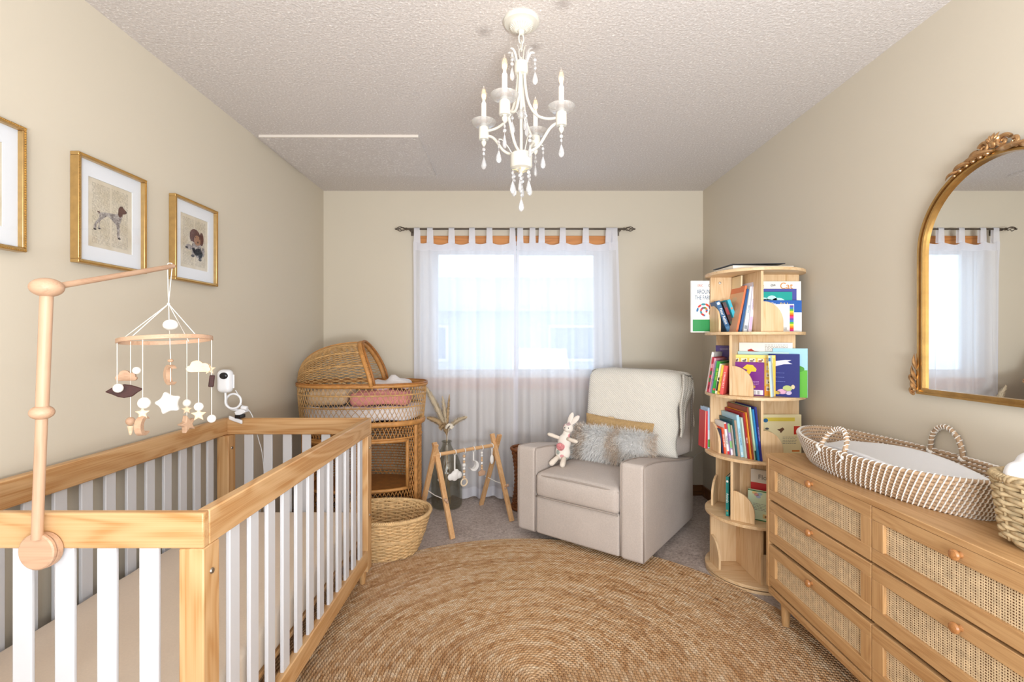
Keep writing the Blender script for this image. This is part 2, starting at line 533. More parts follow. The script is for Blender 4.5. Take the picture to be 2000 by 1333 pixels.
def curtain(label, x0, x1, xb0, xb1, tabs, seed):
    rr = random.Random(seed)
    c = thing('window_curtain', label, 'curtain', ((x0+x1)/2, YC, 0), group=None)
    ph = [rr.uniform(0, 6.28) for _ in range(8)]
    ztop = 2.012; zbot = .018
    def fold(s, v):
        # s along the width 0..1, v 0 at the top, 1 at the hem
        a = .010+.022*v
        x = s*(x1-x0)
        y = a*sin(2*PI*s*5.2+ph[0]+.5*sin(3*s+v*1.3+ph[1]))+.30*a*sin(2*PI*s*9.7+ph[2]+.9*v)+.06*a*sin(2*PI*s*21+ph[3]-v)
        y += .012*v*sin(2*PI*s*2.1+ph[4])
        return y
    def sag(s):
        x = x0+s*(x1-x0)
        d = 9
        for i in range(len(tabs)-1):
            a, b_ = tabs[i], tabs[i+1]
            if a <= x <= b_:
                q = (x-a)/(b_-a); return .030*min(1, (b_-a)/.16)*(1-(2*q-1)**2)
        return 0
    def P(u, v):
        s = u
        xt = x0+s*(x1-x0); xb = xb0+s*(xb1-xb0)
        x = xt+(xb-xt)*(v**1.15)+.006*sin(2*PI*s*7+ph[5])*v
        z = ztop-sag(s)*(1-sstep(0, .06, v))-v*(ztop-zbot)
        y = YC-.012+fold(s, v)*(.35+.65*sstep(0, .12, v))-.02*sag(s)/.03*(1-sstep(0, .2, v))
        return (x, y, z)
    b = B(); b.grid(P, 190, 60); pan = obj('sheer_panel', b, M_SHEER, c, local=False, smooth=180)
    # doubled heading, side hems and bottom hem
    def off(p, d): return (p[0], p[1]-d, p[2])
    b = B(); b.grid(lambda u, v: off(P(u, v*.034), .003), 190, 3); obj('heading', b, M_TAB, c, local=False, smooth=180)
    b = B(); b.grid(lambda u, v: off(P(u, .962+v*.038), .003), 190, 3); obj('bottom_hem', b, M_TAB, c, local=False, smooth=180)
    b = B()
    for s0, s1 in ((0, .022), (.978, 1)):
        b.grid(lambda u, v: off(P(s0+u*(s1-s0), .03+v*.935), .003), 4, 40)
    obj('side_hem', b, M_TAB, c, local=False, smooth=180)
    for tx, tw in zip(tabs, [.05]*len(tabs)):
        b = B()
        def T(u, v):
            x = tx+(u-.5)*tw*(1-.12*sin(PI*v))
            # a loop: up the front, over the rod, down the back
            L = .100
            q = v*2
            if q < .8: return (x, YC-.012, ztop-.008+(q/.8)*(ZR-ztop+.008))
            if q < 1.2:
                a = PI-(q-.8)/.4*PI
                return (x, YC+.012*cos(a), ZR+.012*sin(a))
            return (x, YC+.012, ZR-(q-1.2)/.8*(ZR-ztop+.008))
        b.grid(T, 3, 30); obj('tab', b, M_TAB, c, local=False, smooth=180)
    return c
curtain('left white sheer tab-top curtain panel, behind the wicker bassinet', -.75, .052, -.745, .05,
        [-.722, -.62, -.452, -.292, -.156, .024], 3)
curtain('right white sheer tab-top curtain panel, behind the recliner', .056, .845, .05, .905,
        [.084, .18, .252, .416, .596, .776, .82], 11)

# ------------------------------------------------------------------ round braided jute rug
def rug_mat():
    m = bpy.data.materials.new('jute_braid'); t = Nt(m)
    Wd = .0135
    tc = t.n('ShaderNodeTexCoord'); sp = t.n('ShaderNodeSeparateXYZ'); t.l(tc.outputs['Object'], sp.inputs[0])
    x, y = sp.outputs[0], sp.outputs[1]
    r = t.math('SQRT', t.math('ADD', t.math('MULTIPLY', x, x), t.math('MULTIPLY', y, y)))
    th = t.math('ARCTAN2', x, y)
    rr = t.math('DIVIDE', r, Wd); ring = t.math('FLOOR', rr); fr = t.math('SUBTRACT', rr, ring)
    arc = t.math('MULTIPLY', t.math('MULTIPLY', ring, Wd), th)
    ch = t.math('ABSOLUTE', t.math('SUBTRACT', fr, .5))
    ph = t.math('ADD', t.math('DIVIDE', arc, .015), t.math('ADD', t.math('MULTIPLY', ch, 1.6), t.math('MULTIPLY', ring, .377)))
    br = t.math('ABSOLUTE', t.math('SINE', t.math('MULTIPLY', ph, PI)))
    cb = t.n('ShaderNodeCombineXYZ'); t.l(t.math('MULTIPLY', ring, 3.71), cb.inputs[0]); t.l(t.math('MULTIPLY', arc, 20.0), cb.inputs[1])
    n1 = t.noise(cb.outputs[0], 1.0, 3, .6)
    cb2 = t.n('ShaderNodeCombineXYZ'); t.l(t.math('MULTIPLY', ring, .35), cb2.inputs[0]); t.l(t.math('MULTIPLY', arc, .8), cb2.inputs[1])
    n2 = t.noise(cb2.outputs[0], 1.0, 3, .6)
    n3 = t.noise(tc.outputs['Object'], 260, 3, .7)
    f = t.math('ADD', t.math('MULTIPLY', n1, .50), t.math('ADD', t.math('MULTIPLY', n2, .27), t.math('MULTIPLY', n3, .3)))
    c = t.ramp(f, [(.36, lin('#7C5030')), (.46, lin('#C0905F')), (.54, lin('#DEB78C')), (.68, lin('#F6E4C8'))])
    c = t.mix(t.math('MULTIPLY', t.math('MAXIMUM', t.math('SUBTRACT', ch, .28), 0.0), 2.6), c, lin('#7A5230'))  # shade of the grooves between rings painted into the jute colour
    cb3 = t.n('ShaderNodeCombineXYZ'); t.l(t.math('MULTIPLY', ring, .8), cb3.inputs[0]); t.l(t.math('MULTIPLY', th, .5), cb3.inputs[1])
    c = t.mix(t.math('MULTIPLY', t.math('GREATER_THAN', t.noise(cb3.outputs[0], 1.0, 2, .6), .58), .35), c, lin('#9A6A40'))
    c = t.mix(t.math('MULTIPLY', t.math('SUBTRACT', 1.0, br), .40), c, lin('#9A6E44'), 'MIX')
    b = t.bsdf(c, .9)
    t.bump(b, t.math('ADD', br, t.math('MULTIPLY', n3, .5)), .9, .004)
    return m
rug_c = (.085, 1.735, 0)
rug = thing('jute_rug', 'large round braided jute rug lying on the carpet in the middle of the room', 'rug', rug_c)
Wd = .0135; NR = 92
prof = []
for i in range(NR):
    for q in (0.0, .2, .5, .8):
        prof.append(((i+q)*Wd if i+q > 0 else 0.0, .006+.006*sqrt(max(0, 1-(2*q-1)**2))))
prof.append((NR*Wd, .003)); prof.append((NR*Wd, .0005))
b = B(); b.lathe(prof, 220, cap=False)
obj('braided_coils', b, rug_mat(), rug, smooth=180, kind='stuff')
# ------------------------------------------------------------------ crib
P1 = ('#D6AE7F', '#B9854E')
PX, PY, PZ = [wood('pine', *P1, a, .4, 1.0, True, .16) for a in 'xyz']
M_WHITE = plain('white_lacquer', '#D3D4DA', .35)
CX0, CX1, CY0, CY1, CZ = -1.462, -.707, 1.106, 2.455, .848
crib = thing('baby_crib', 'natural pine crib with white slats standing along the left wall', 'crib', ((CX0+CX1)/2, (CY0+CY1)/2, 0))
RH = .083
def part(name, q, m, par, bevel=.003, **k):
    b = B(); b.box(*q); return obj(name, b, m, par, local=False, bevel=bevel, **k)
part('end_rail', (CX0, CX1, CY0, CY0+.022, CZ-RH, CZ), PX, crib, .004)
part('end_rail', (CX0, CX1, CY1-.022, CY1, CZ-RH, CZ), PX, crib, .004)
part('side_rail', (CX0, CX0+.03, CY0+.0225, CY1-.0225, CZ-RH, CZ), PY, crib, .004)
part('side_rail', (CX1-.03, CX1, CY0+.0225, CY1-.0225, CZ-RH, CZ), PY, crib, .004)
part('bottom_rail', (CX1-.03, CX1, CY0+.0625, CY1-.0645, .116, .192), PY, crib, .004)
part('bottom_rail', (CX0, CX0+.03, CY0+.0625, CY1-.0645, .116, .192), PY, crib, .004)
part('bottom_rail', (CX0+.058, CX1-.058, CY0+.002, CY0+.024, .116, .192), PX, crib, .004)
part('bottom_rail', (CX0+.058, CX1-.058, CY1-.024, CY1-.002, .116, .192), PX, crib, .004)
bolt = B(); bolt.lathe([(0, .003), (.006, .003), (.0075, 0)], 14, m=Matrix.Rotation(PI/2, 4, 'Y')); bolt.lathe([(.0028, .0032), (.0029, .001)], 6, m=Matrix.Rotation(PI/2, 4, 'Y'), cap=True)
M_BOLT = plain('bolt_steel', '#9B938A', .3, Metallic=.9)
for x0, x1 in ((CX0, CX0+.058), (CX1-.058, CX1)):
    for y0, y1 in ((CY0+.001, CY0+.062), (CY1-.064, CY1-.001)):
        p = part('post', (x0, x1, y0, y1, .085, CZ-RH-.0003), PZ, crib)
        right = x0 > -1
        for zz in (.70, .36):
            bb = B(); bb.v = [(v[0]*(1 if right else -1), v[1], v[2]) for v in bolt.v]; bb.f = bolt.f if right else [f[::-1] for f in bolt.f]; bb.mi = bolt.mi
            # on the room side of the right posts, on the inner faces of the left posts
            off = (x1 if right else x1)
            ob = B(); ob.v = [(v[0]+off, v[1]+(y0+y1)/2, v[2]+zz) for v in bolt.v]; ob.f = bolt.f; ob.mi = bolt.mi
            obj('bolt', ob, M_BOLT, p, local=False)
        fb = B(); cx, cy = (x0+x1)/2-(.008 if right else -.008), (y0+y1)/2
        zf = .0135 if right else .0
        fb.lathe([(.014, zf), (.022, .085), (.026, .116)], 16, c=(cx, cy, 0), m=Matrix.Rotation(PI/4, 4, 'Z'))
        obj('foot', fb, PZ, crib, local=False)
mid = (CX0+CX1)/2
slat_end = None
for yy in (CY0+.0065, CY1-.0155):
    for k in range(6):
        x = mid+(k-2.5)*.0982
        part('slat', (x-.0225, x+.0225, yy, yy+.010, .19, CZ-RH+.002), M_WHITE, crib, .0025)
for xx in (CX0+.009, CX1-.021):
    for k in range(12):
        y = (CY0+CY1)/2+(k-5.5)*.0965
        part('slat', (xx, xx+.012, y-.0225, y+.0225, .19, CZ-RH+.002), M_WHITE, crib, .0025)
part('mattress_base', (CX0+.035, CX1-.035, CY0+.03, CY1-.03, .235, .25), wood('pine', *P1, 'y', .4, 1.0, True), crib)
b = B()
b.rbox((mid, (CY0+CY1)/2, .315), ((CX1-CX0)/2-.036, (CY1-CY0)/2-.032, .065), .022, 10,
       fn=lambda p: Vector((p[0], p[1], p[2]+(.004*sin(p[0]*23+p[1]*9)*sin(p[1]*13) if p[2] > .34 else 0))))
obj('crib_mattress', b, fabric('sheet_beige', '#EBDAC8', .9, 500, .1, .03), cat='mattress', label='crib mattress under a plain beige fitted sheet inside the crib')

# ------------------------------------------------------------------ mobile arm and mobile
BX, BZ_, BY = [wood('beech', '#CDAA8E', '#B88F74', a, .5, 1.2) for a in ('x', 'z', 'y')]
arm = thing('mobile_arm', 'light beech mobile holder clamped to the near end rail of the crib', 'mobile holder', (-1.066, 1.08, .73))
def rotY(a): return Matrix.Rotation(a, 4, 'Y')
mm = Matrix.Translation((-1.047, 1.085, .769)) @ Matrix.Rotation(PI/2, 4, 'X')
b = B(); b.lathe([(0, 0), (.038, 0), (.041, .003), (.041, .009), (.038, .0115), (0, .0115)], 40, m=Matrix.Translation((-1.068, 1.0895, .769)) @ Matrix.Rotation(PI/2, 4, 'X'))
obj('clamp_disc', b, BX, arm, local=False)
b = B(); b.lathe([(0, 0), (.037, 0), (.040, .003), (.040, .0145), (0, .0145)], 40, m=Matrix.Translation((-1.066, 1.1045, .767)) @ Matrix.Rotation(PI/2, 4, 'X'))
obj('clamp_block', b, BX, arm, local=False)
pb, pt = Vector((-1.0640, 1.078, .800)), Vector((-1.038, 1.074, 1.357))
pm = pb+(pt-pb)*.505
b = B(); b.tube([pb, pm], .0105, 20); obj('lower_pole', b, BZ_, arm, local=False)
b = B(); b.tube([pm, pt], .0118, 20); obj('upper_pole', b, BZ_, arm, local=False)
b = B(); b.ball(pm+Vector((0, 0, .004)), (.0225, .0225, .0165), 28, 16); obj('wood_bead', b, BX, arm, local=False)
b = B(); b.ball((-1.037, 1.073, 1.366), (.0305, .0305, .0215), 32, 18); obj('joint_ball', b, BX, arm, local=False)
ae = Vector((-.998, 1.425, 1.468))
b = B(); b.tube([(-1.034, 1.092, 1.3705), ae-Vector((0, .004, .001)), ae], [.0072, .0068, .0045], 16); obj('arm_dowel', b, BY, arm, local=False)

mob = thing('crib_mobile', 'wooden hoop baby mobile with clouds, stars and moons hanging over the crib', 'mobile', (-1.003, 1.41, 1.25))
M_CORD = plain('white_cord', '#F4F2EE', .9)
M_FELT = plain('white_felt', '#F6F3EE', .95, .5, 300, .002)
M_DARK = wood('walnut_charm', '#4A2621', '#2E1815', 'x', .7)
M_GOLDW = wood('pale_birch', '#E6CFB4', '#D6BA96', 'x', .5)
hc = Vector((-1.010, 1.41, 1.2485))
hm = Matrix.Translation(hc) @ Euler((math.radians(-2.6), math.radians(-4.6), 0)).to_matrix().to_4x4()
HR = .113
b = B(); prof = [(HR, -.006), (HR+.004, -.006), (HR+.004, .006), (HR, .006), (HR, -.006)]
b.lathe(prof, 72, m=hm, cap=False); obj('hoop', b, BX, mob, local=False, bevel=.001)
apex = Vector((-1.004, 1.41, 1.354))
top = ae-Vector((.001, .010, .002))
def hp_(a): return hm @ Vector((HR*cos(a), HR*sin(a), 0))
b = B()
b.tube([apex, top+Vector((-.012, 0, .005)), top+Vector((-.009, 0, .009))], .0011, 6)
b.tube([apex, top+Vector((.002, 0, -.004)), top+Vector((.001, 0, .009)), top+Vector((-.009, 0, .009))], .0011, 6)
b.ball(apex, .004)
angs = [math.radians(a) for a in (205, -15, 95, -100)]
for a in angs: b.tube([apex, hp_(a)], .0012, 6)
obj('hanging_cord', b, M_CORD, mob, local=False)
b = B(); b.ball(apex+Vector((.006, 0, -.062)), (.0195, .0195, .0165), 20, 12); b.tube([apex, apex+Vector((.006, 0, -.16))], .001, 6)
obj('crochet_bead', b, M_FELT, mob, local=False)
def star2d(r, k=5, q=.45, a0=PI/2): return [((r if i % 2 == 0 else r*q)*cos(a0+i*PI/k), (r if i % 2 == 0 else r*q)*sin(a0+i*PI/k)) for i in range(2*k)]
def cloud2d(w, h):
    o = []
    for (cx, cy, r, a0, a1) in ((-.32, -.12, .2, 270, 100), (-.08, .12, .26, 170, 40), (.24, .0, .22, 110, -20), (.36, -.16, .16, 40, -90)):
        for i in range(8):
            a = math.radians(a0+(a1-a0)*i/7); o.append((w*(cx+r*cos(a)), h*1.6*(cy+r*sin(a))))
    return o[::-1]
def moon2d(r, q=.75, off=.38):
    o = [(r*cos(a), r*sin(a)) for a in [math.radians(50+i*260/24) for i in range(25)]]
    i_ = [(off*r+q*r*cos(a), q*r*sin(a)) for a in [math.radians(302-i*244/24) for i in range(25)]]
    return o+i_
def stand(p, rz, t):  # outline upright (x,z), facing -y, turned by rz
    return Matrix.Translation(p) @ Matrix.Rotation(rz, 4, 'Z') @ Matrix.Rotation(PI/2, 4, 'X') @ Matrix.Translation((0, 0, -t/2))
def hang(a, items, y_add=0):
    """a strand from the hoop at angle a: items are (kind, drop below the hoop, ...)"""
    p = hp_(a); last = max(i[1] for i in items)
    b = B(); b.tube([p+Vector((0, 0, .004)), p-Vector((0, 0, last))], .0010, 6)
    s = obj('string', b, M_CORD, mob, local=False)
    for it in items:
        k, d = it[0], it[1]; q = p-Vector((it[3] if len(it) > 3 else 0, -it[4] if len(it) > 4 and k == 'white_bead' else 0, d)); sz = it[2]
        b = B(); m = BX; nm = k
        if k == 'wood_bead': b.ball(q, sz, 14, 8)
        elif k == 'white_bead': b.ball(q, sz, 14, 8); m = M_FELT
        elif k == 'cloud': b.prism(cloud2d(*sz), .009, stand(q, .3, .009)); m = M_GOLDW if it[-1] != 'pink' else BX
        elif k == 'star': b.prism(star2d(sz), .008, stand(q, .5, .008)); m = M_GOLDW
        elif k == 'wood_star': b.prism(star2d(sz, a0=PI/2+.25), .018, stand(q, 1.35, .018)); m = BX
        elif k == 'moon': b.prism(moon2d(sz), .016, stand(q, 1.75, .016)); m = BX
        elif k == 'dark_wave':
            o = [(-.042, 0), (-.028, .010), (-.016, .016), (0, .019), (.016, .016), (.028, .011), (.043, .004), (.03, -.005), (.018, -.016), (0, -.019), (-.014, -.015), (-.026, -.008)]
            b.prism(o[::-1], .010, stand(q, .5, .010)); m = M_DARK
        elif k == 'dark_block': b.box(-.007, .007, -.01, .01, -.018, .018, Matrix.Translation(q) @ Matrix.Rotation(.5, 4, 'Z') @ Matrix.Rotation(.1, 4, 'Y')); m = M_DARK
        elif k == 'cone': b.lathe([(.003, -.022), (.009, .006), (0, .008)], 12, c=q); m = M_GOLDW
        elif k == 'felt_star': b.prism(star2d(sz, q=.6, a0=PI/2+.3), .022, stand(q, .2, .022)); m = M_FELT
        obj(nm, b, m, mob, local=False, bevel=0 if 'bead' in k else .0025, label={'dark_wave': 'dark walnut wave-shaped charm', 'dark_block': 'dark walnut block charm'}.get(k))
hang(math.radians(224), [('dark_wave', .140, 0, -.020), ('white_bead', .130, .0125, -.016, -.016)])
hang(math.radians(176), [('cloud', .098, (.052, .028), .012, 'pink'), ('white_bead', .082, .011, -.018), ('wood_bead', .232, .0125), ('cone', .252, 0)])
hang(math.radians(-82), [('white_bead', .178, .0155, -.004), ('star', .205, .018), ('moon', .240, .026)])
hang(math.radians(98), [('white_bead', .195, .012), ('star', .216, .016), ('wood_star', .262, .030)])
hang(math.radians(-12), [('cloud', .088, (.06, .03), 0, 'x'), ('white_bead', .204, .0125), ('star', .227, .021)])
hang(math.radians(35), [('star', .096, .018, .006), ('dark_block', .132, 0), ('white_bead', .248, .0125)])
b = B(); q = Vector((-.998, 1.41, 0))
b.tube([(q[0], q[1], 1.20), (q[0], q[1], 1.05)], .001, 6); obj('string', b, M_CORD, mob, local=False)
b = B(); b.ball((q[0], q[1], 1.187), (.008, .008, .005)); obj('wood_bead', b, BX, mob, local=False)
b = B(); b.prism(moon2d(.030), .014, stand((q[0], q[1], 1.145), -.55, .014)); obj('moon', b, BX, mob, local=False, bevel=.003)
b = B(); b.prism(star2d(.038, q=.58, a0=PI/2+.25), .026, stand((q[0]-.006, q[1], 1.062), .25, .026)); obj('felt_star', b, M_FELT, mob, local=False, bevel=.009, bseg=3)

# ------------------------------------------------------------------ baby monitor clamped on the far corner of the crib
M_PLW = plain('white_plastic', '#EEEFF4', .3); M_PLK = plain('black_plastic', '#17171B', .15)
mon = thing('baby_monitor', 'white baby monitor camera on a coiled neck clipped to the crib corner', 'camera', (-1.37, 2.42, .848))
b = B(); b.rbox((-1.424, 2.40, 1.040), (.036, .026, .058), .024, 4); obj('body', b, M_PLW, mon, local=False, smooth=180)
b = B(); b.ball((-1.418, 2.375, 1.068), (.021, .010, .017), 20, 10); obj('lens', b, M_PLK, mon, local=False)
b = B(); b.tube([(-1.383, 2.40, 1.005), (-1.383, 2.40, 1.072)], .0042, 10); obj('antenna', b, M_PLW, mon, local=False)
pts = [(-1.424, 2.40, .985), (-1.423, 2.40, .955)]
for i in range(26):
    a = PI+i/25*2.55*PI
    rr = .033+.014*i/25
    pts.append((-1.391+rr*cos(a)+.0*i, 2.40+.0012*i, .935+.03*(1-i/25)*0+rr*.95*sin(a)))
pts.append((-1.362, 2.435, .888))
def smoothpts(pts, n=2):
    for _ in range(n):
        q = [Vector(pts[0])]
        for i in range(len(pts)-1):
            a, c = Vector(pts[i]), Vector(pts[i+1]); q += [a*.75+c*.25, a*.25+c*.75]
        q.append(Vector(pts[-1])); pts = q
    return pts
b = B(); b.tube(smoothpts(pts, 1), .0055, 8); obj('gooseneck', b, M_PLW, mon, local=False, smooth=180)
b = B(); b.box(-1.385, -1.335, 2.415, 2.455, .868, .896, Matrix.Translation((-1.36, 2.43, .88)) @ Matrix.Rotation(-.5, 4, 'Y') @ Matrix.Translation((1.36, -2.43, -.88)))
b.tube([(-1.355, 2.42, .905), (-1.325, 2.42, .900)], .011, 12); obj('clamp', b, M_PLW, mon, local=False, bevel=.004)
b = B(); b.box(-1.385, -1.350, 2.41, 2.45, .850, .868); obj('rubber_pad', b, M_PLK, mon, local=False, bevel=.003)
b = B(); b.rbox((-1.384, 2.420, .842), (.034, .006, .0105), .0058, 3, fn=lambda p: Vector((p[0], p[1], p[2]-(p[0]+1.384)*.35))); obj('clamp_foot', b, M_PLW, mon, local=False, smooth=180)
b = B(); b.tube(smoothpts([(-1.385, 2.42, .992), (-1.368, 2.43, .955), (-1.375, 2.45, .91), (-1.33, 2.47, .88), (-1.30, 2.475, .74), (-1.275, 2.475, .66), (-1.265, 2.475, .5), (-1.30, 2.475, .3)], 2), .0022, 6)
obj('cable', b, M_PLW, mon, local=False, smooth=180)

# ------------------------------------------------------------------ three framed dog prints
M_GOLD = plain('gilt_frame', '#C9A56C', .30, .15, 60, .001, .12, 40, Metallic=.75)
M_GOLD2 = plain('gilt_bead', '#BE9858', .35, Metallic=.8)
M_MAT = plain('mat_board', '#E9ECF3', .8)
M_PGLASS = glass_thin('picture_glass', (1, 1, 1, 1), .035, .02)
def page_mat():
    m = bpy.data.materials.new('old_book_page'); t = Nt(m)
    tc = t.n('ShaderNodeTexCoord'); sp = t.n('ShaderNodeSeparateXYZ'); t.l(tc.outputs['Object'], sp.inputs[0])
    y, z = sp.outputs[1], sp.outputs[2]
    line = t.math('SINE', t.math('MULTIPLY', z, 2*PI/.0042))
    cb = t.n('ShaderNodeCombineXYZ'); t.l(t.math('MULTIPLY', y, 900), cb.inputs[0]); t.l(t.math('FLOOR', t.math('ADD', t.math('DIVIDE', z, .0042), .25)), cb.inputs[1])
    words = t.noise(cb.outputs[0], .35, 2)
    ink = t.math('MULTIPLY', t.math('GREATER_THAN', line, -.1), t.math('GREATER_THAN', words, .47))
    # two columns and margins
    ay = t.math('ABSOLUTE', y)
    ok = t.math('MULTIPLY', t.math('GREATER_THAN', ay, .004), t.math('LESS_THAN', ay, .080))
    ok = t.math('MULTIPLY', ok, t.math('LESS_THAN', t.math('ABSOLUTE', z), .108))
    para = t.math('GREATER_THAN', t.noise(cb.outputs[0], .02, 1), .2)
    f = t.math('MULTIPLY', t.math('MULTIPLY', ink, ok), .65)
    n = t.noise(tc.outputs['Object'], 18, 3)
    base = t.ramp(n, [(.3, lin('#CBBFA8')), (.7, lin('#DBD2C2'))])
    t.bsdf(t.mix(f, base, lin('#8D8475')), .85)
    return m
M_PAGE = page_mat()
def coat_mat():
    m = bpy.data.materials.new('speckled_coat'); t = Nt(m)
    n = t.noise(t.coord(), 210, 4, .7); n2 = t.noise(t.coord(), 60, 3, .6)
    f = t.math('ADD', t.math('MULTIPLY', n, .5), t.math('MULTIPLY', n2, .5))
    t.bsdf(t.ramp(f, [(.38, lin('#544A48')), (.5, lin('#9A9290')), (.66, lin('#CFC8C2'))]), .9); return m
M_COAT = coat_mat(); M_LIVER = plain('liver_brown', '#5C3A33', .8, vary=.3, vscale=120); M_INK = plain('ink_dark', '#3A3332', .8)
def flat(b, pts, x, yc, zc, w, h):
    """polygon on a page: u to the far side, v down"""
    k = len(b.v); vs = []
    q = [(x, yc+(u-.5)*w, zc+(.5-v)*h) for u, v in pts]
    b.add(q, [tuple(range(len(q)))])
def ell(cu, cv, ru, rv, n=18): return [(cu+ru*cos(2*PI*i/n), cv+rv*sin(2*PI*i/n)) for i in range(n)]
def picture(yc, label, art):
    zc = 1.7005; hw, hh = .153, .1885
    t = thing('picture_frame', label, 'picture', (XL, yc, zc))
    x0, x1 = XL, XL+.030; w = .0125
    b = B()
    for (ya, yb, za, zb) in ((-hw, hw, hh-w, hh), (-hw, hw, -hh, -hh+w), (-hw, -hw+w, -hh+w, hh-w), (hw-w, hw, -hh+w, hh-w)):
        b.box(x0, x1, yc+ya, yc+yb, zc+za, zc+zb)
    obj('frame', b, M_GOLD, t, local=False, bevel=.002)
    b = B(); st = .0052
    def bead(y, z): b.ball((x1+.0005, y, z), .0026, 6, 4)
    n = int(2*hw/st); m_ = int(2*hh/st)
    for i in range(n+1):
        for z in (zc+hh-.004, zc-hh+.004): bead(yc-hw+.003+i*(2*hw-.006)/n, z)
    for i in range(1, m_):
        for y in (yc-hw+.004, yc+hw-.004): bead(y, zc-hh+.003+i*(2*hh-.006)/m_)
    obj('bead_trim', b, M_GOLD2, t, local=False, kind='stuff')
    pw, ph = .098, .122
    b = B()
    for (ya, yb, za, zb) in ((-hw+.01, hw-.01, ph, hh-.01), (-hw+.01, hw-.01, -hh+.01, -ph), (-hw+.01, -pw, -ph, ph), (pw, hw-.01, -ph, ph)):
        b.box(x0+.012, x0+.0145, yc+ya, yc+yb, zc+za, zc+zb)
    obj('mat_board', b, M_MAT, t, local=False, smooth=0)
    b = B(); b.box(x0+.006, x0+.0115, yc-pw-.004, yc+pw+.004, zc-ph-.004, zc+ph+.004)
    pg = obj('book_page', b, M_PAGE, t, local=False, smooth=0)
    px = x0+.0119
    if art == 'pointer':
        body = [(.205,.47),(.25,.475),(.33,.455),(.45,.44),(.6,.43),(.665,.41),(.70,.355),(.77,.40),(.76,.45),(.73,.53),(.70,.57),(.705,.66),(.695,.735),(.72,.785),(.675,.805),(.64,.77),(.645,.68),(.625,.60),(.54,.545),(.43,.49),(.36,.53),(.28,.585),(.225,.62),(.185,.67),(.175,.715),(.175,.75),(.125,.745),(.13,.69),(.16,.63),(.22,.575),(.25,.51)]
        hind = [(.235,.60),(.265,.59),(.25,.66),(.255,.695),(.265,.725),(.22,.72),(.225,.68)]
        head = [(.665,.42),(.675,.33),(.71,.285),(.77,.275),(.80,.30),(.865,.335),(.872,.365),(.82,.385),(.775,.395),(.765,.44),(.74,.43),(.72,.46),(.69,.455)]
        b = B(); flat(b, hind, px, yc, zc, .196, .244); flat(b, body, px+.0002, yc, zc, .196, .244); obj('dog_body', b, M_COAT, pg, local=False, smooth=0)
        b = B(); flat(b, head, px+.0004, yc, zc, .196, .244); flat(b, [(.205,.455),(.26,.462),(.26,.48),(.2,.472)], px+.0004, yc, zc, .196, .244); obj('dog_head', b, M_LIVER, pg, local=False, smooth=0)
        b = B()
        for q in (ell(.145, .735, .03, .012), ell(.243, .712, .025, .012), ell(.69, .79, .035, .013), ell(.86, .345, .014, .012)): flat(b, q, px+.0006, yc, zc, .196, .244)
        obj('dog_paws', b, M_INK, pg, local=False, smooth=0)
    elif art == 'puppy':
        b = B()
        for q in (ell(.58, .58, .17, .15), ell(.66, .68, .15, .10), ell(.31, .60, .12, .05), ell(.47, .68, .07, .09), ell(.72, .72, .07, .09), ell(.82, .63, .06, .09)): flat(b, q, px+.0002, yc, zc, .196, .244)
        obj('dog_body', b, M_COAT, pg, local=False, smooth=0)
        b = B()
        for i, q in enumerate((ell(.52, .36, .19, .13), ell(.40, .38, .07, .10), ell(.76, .39, .08, .13))): flat(b, q, px+.0004+.0001*i, yc, zc, .196, .244)
        obj('dog_head', b, M_LIVER, pg, local=False, smooth=0)
        b = B(); flat(b, ell(.60, .44, .12, .10), px+.0008, yc, zc, .196, .244); obj('dog_muzzle', b, plain('tan_muzzle', '#A07A62', .8, vary=.2, vscale=150), pg, local=False, smooth=0)
        b = B()
        for q in (ell(.62, .47, .025, .02), ell(.53, .385, .014, .012), ell(.68, .39, .014, .012), ell(.22, .62, .05, .02), ell(.43, .755, .06, .025), ell(.70, .80, .06, .025)): flat(b, q, px+.0010, yc, zc, .196, .244)
        obj('dog_paws', b, M_INK, pg, local=False, smooth=0)
    b = B(); b.box(x0+.0185, x0+.020, yc-hw+.009, yc+hw-.009, zc-hh+.009, zc+hh-.009); obj('glass_pane', b, M_PGLASS, t, local=False, smooth=0)
picture(1.294, 'gold framed print cut off by the left edge of the photo, white mat', 'none')
picture(1.773, 'gold framed print of a standing speckled pointer dog on an old book page', 'pointer')
picture(2.243, 'gold framed print of a sitting brown-headed puppy on an old book page', 'puppy')
# ------------------------------------------------------------------ chandelier
M_CREAM = plain('cream_enamel', '#DAD6CC', .35, .2, 90, .0006)
def crystal_mat(name='crystal', tint='#FBFBFF', a=.40):
    m = bpy.data.materials.new(name); t = Nt(m)
    tr = t.n('ShaderNodeBsdfTransparent'); tr.inputs[0].default_value = (.97, .97, .98, 1)
    g = t.n('ShaderNodeBsdfGlossy'); g.inputs['Roughness'].default_value = .06
    d = t.n('ShaderNodeBsdfDiffuse'); d.inputs[0].default_value = lin(tint)
    m1 = t.n('ShaderNodeMixShader'); m1.inputs[0].default_value = .45
    t.l(g.outputs[0], m1.inputs[1]); t.l(d.outputs[0], m1.inputs[2])
    m2 = t.n('ShaderNodeMixShader'); m2.inputs[0].default_value = a
    t.l(m1.outputs[0], m2.inputs[1]); t.l(tr.outputs[0], m2.inputs[2])
    t.l(m2.outputs[0], t.out.inputs[0]); return m
M_CRY = crystal_mat(); M_DISH = crystal_mat('glass_dish', '#F4F2F0', .5); M_BULB = crystal_mat('bulb_glass', '#FFF6E6', .86)
def emit(name, c, s):
    m = bpy.data.materials.new(name); t = Nt(m)
    e = t.n('ShaderNodeEmission'); e.inputs[0].default_value = lin(c); e.inputs[1].default_value = s
    t.l(e.outputs[0], t.out.inputs[0]); return m
M_FIL = emit('filament', '#FFB45A', 6.0)
CHX, CHY = .044, 1.784
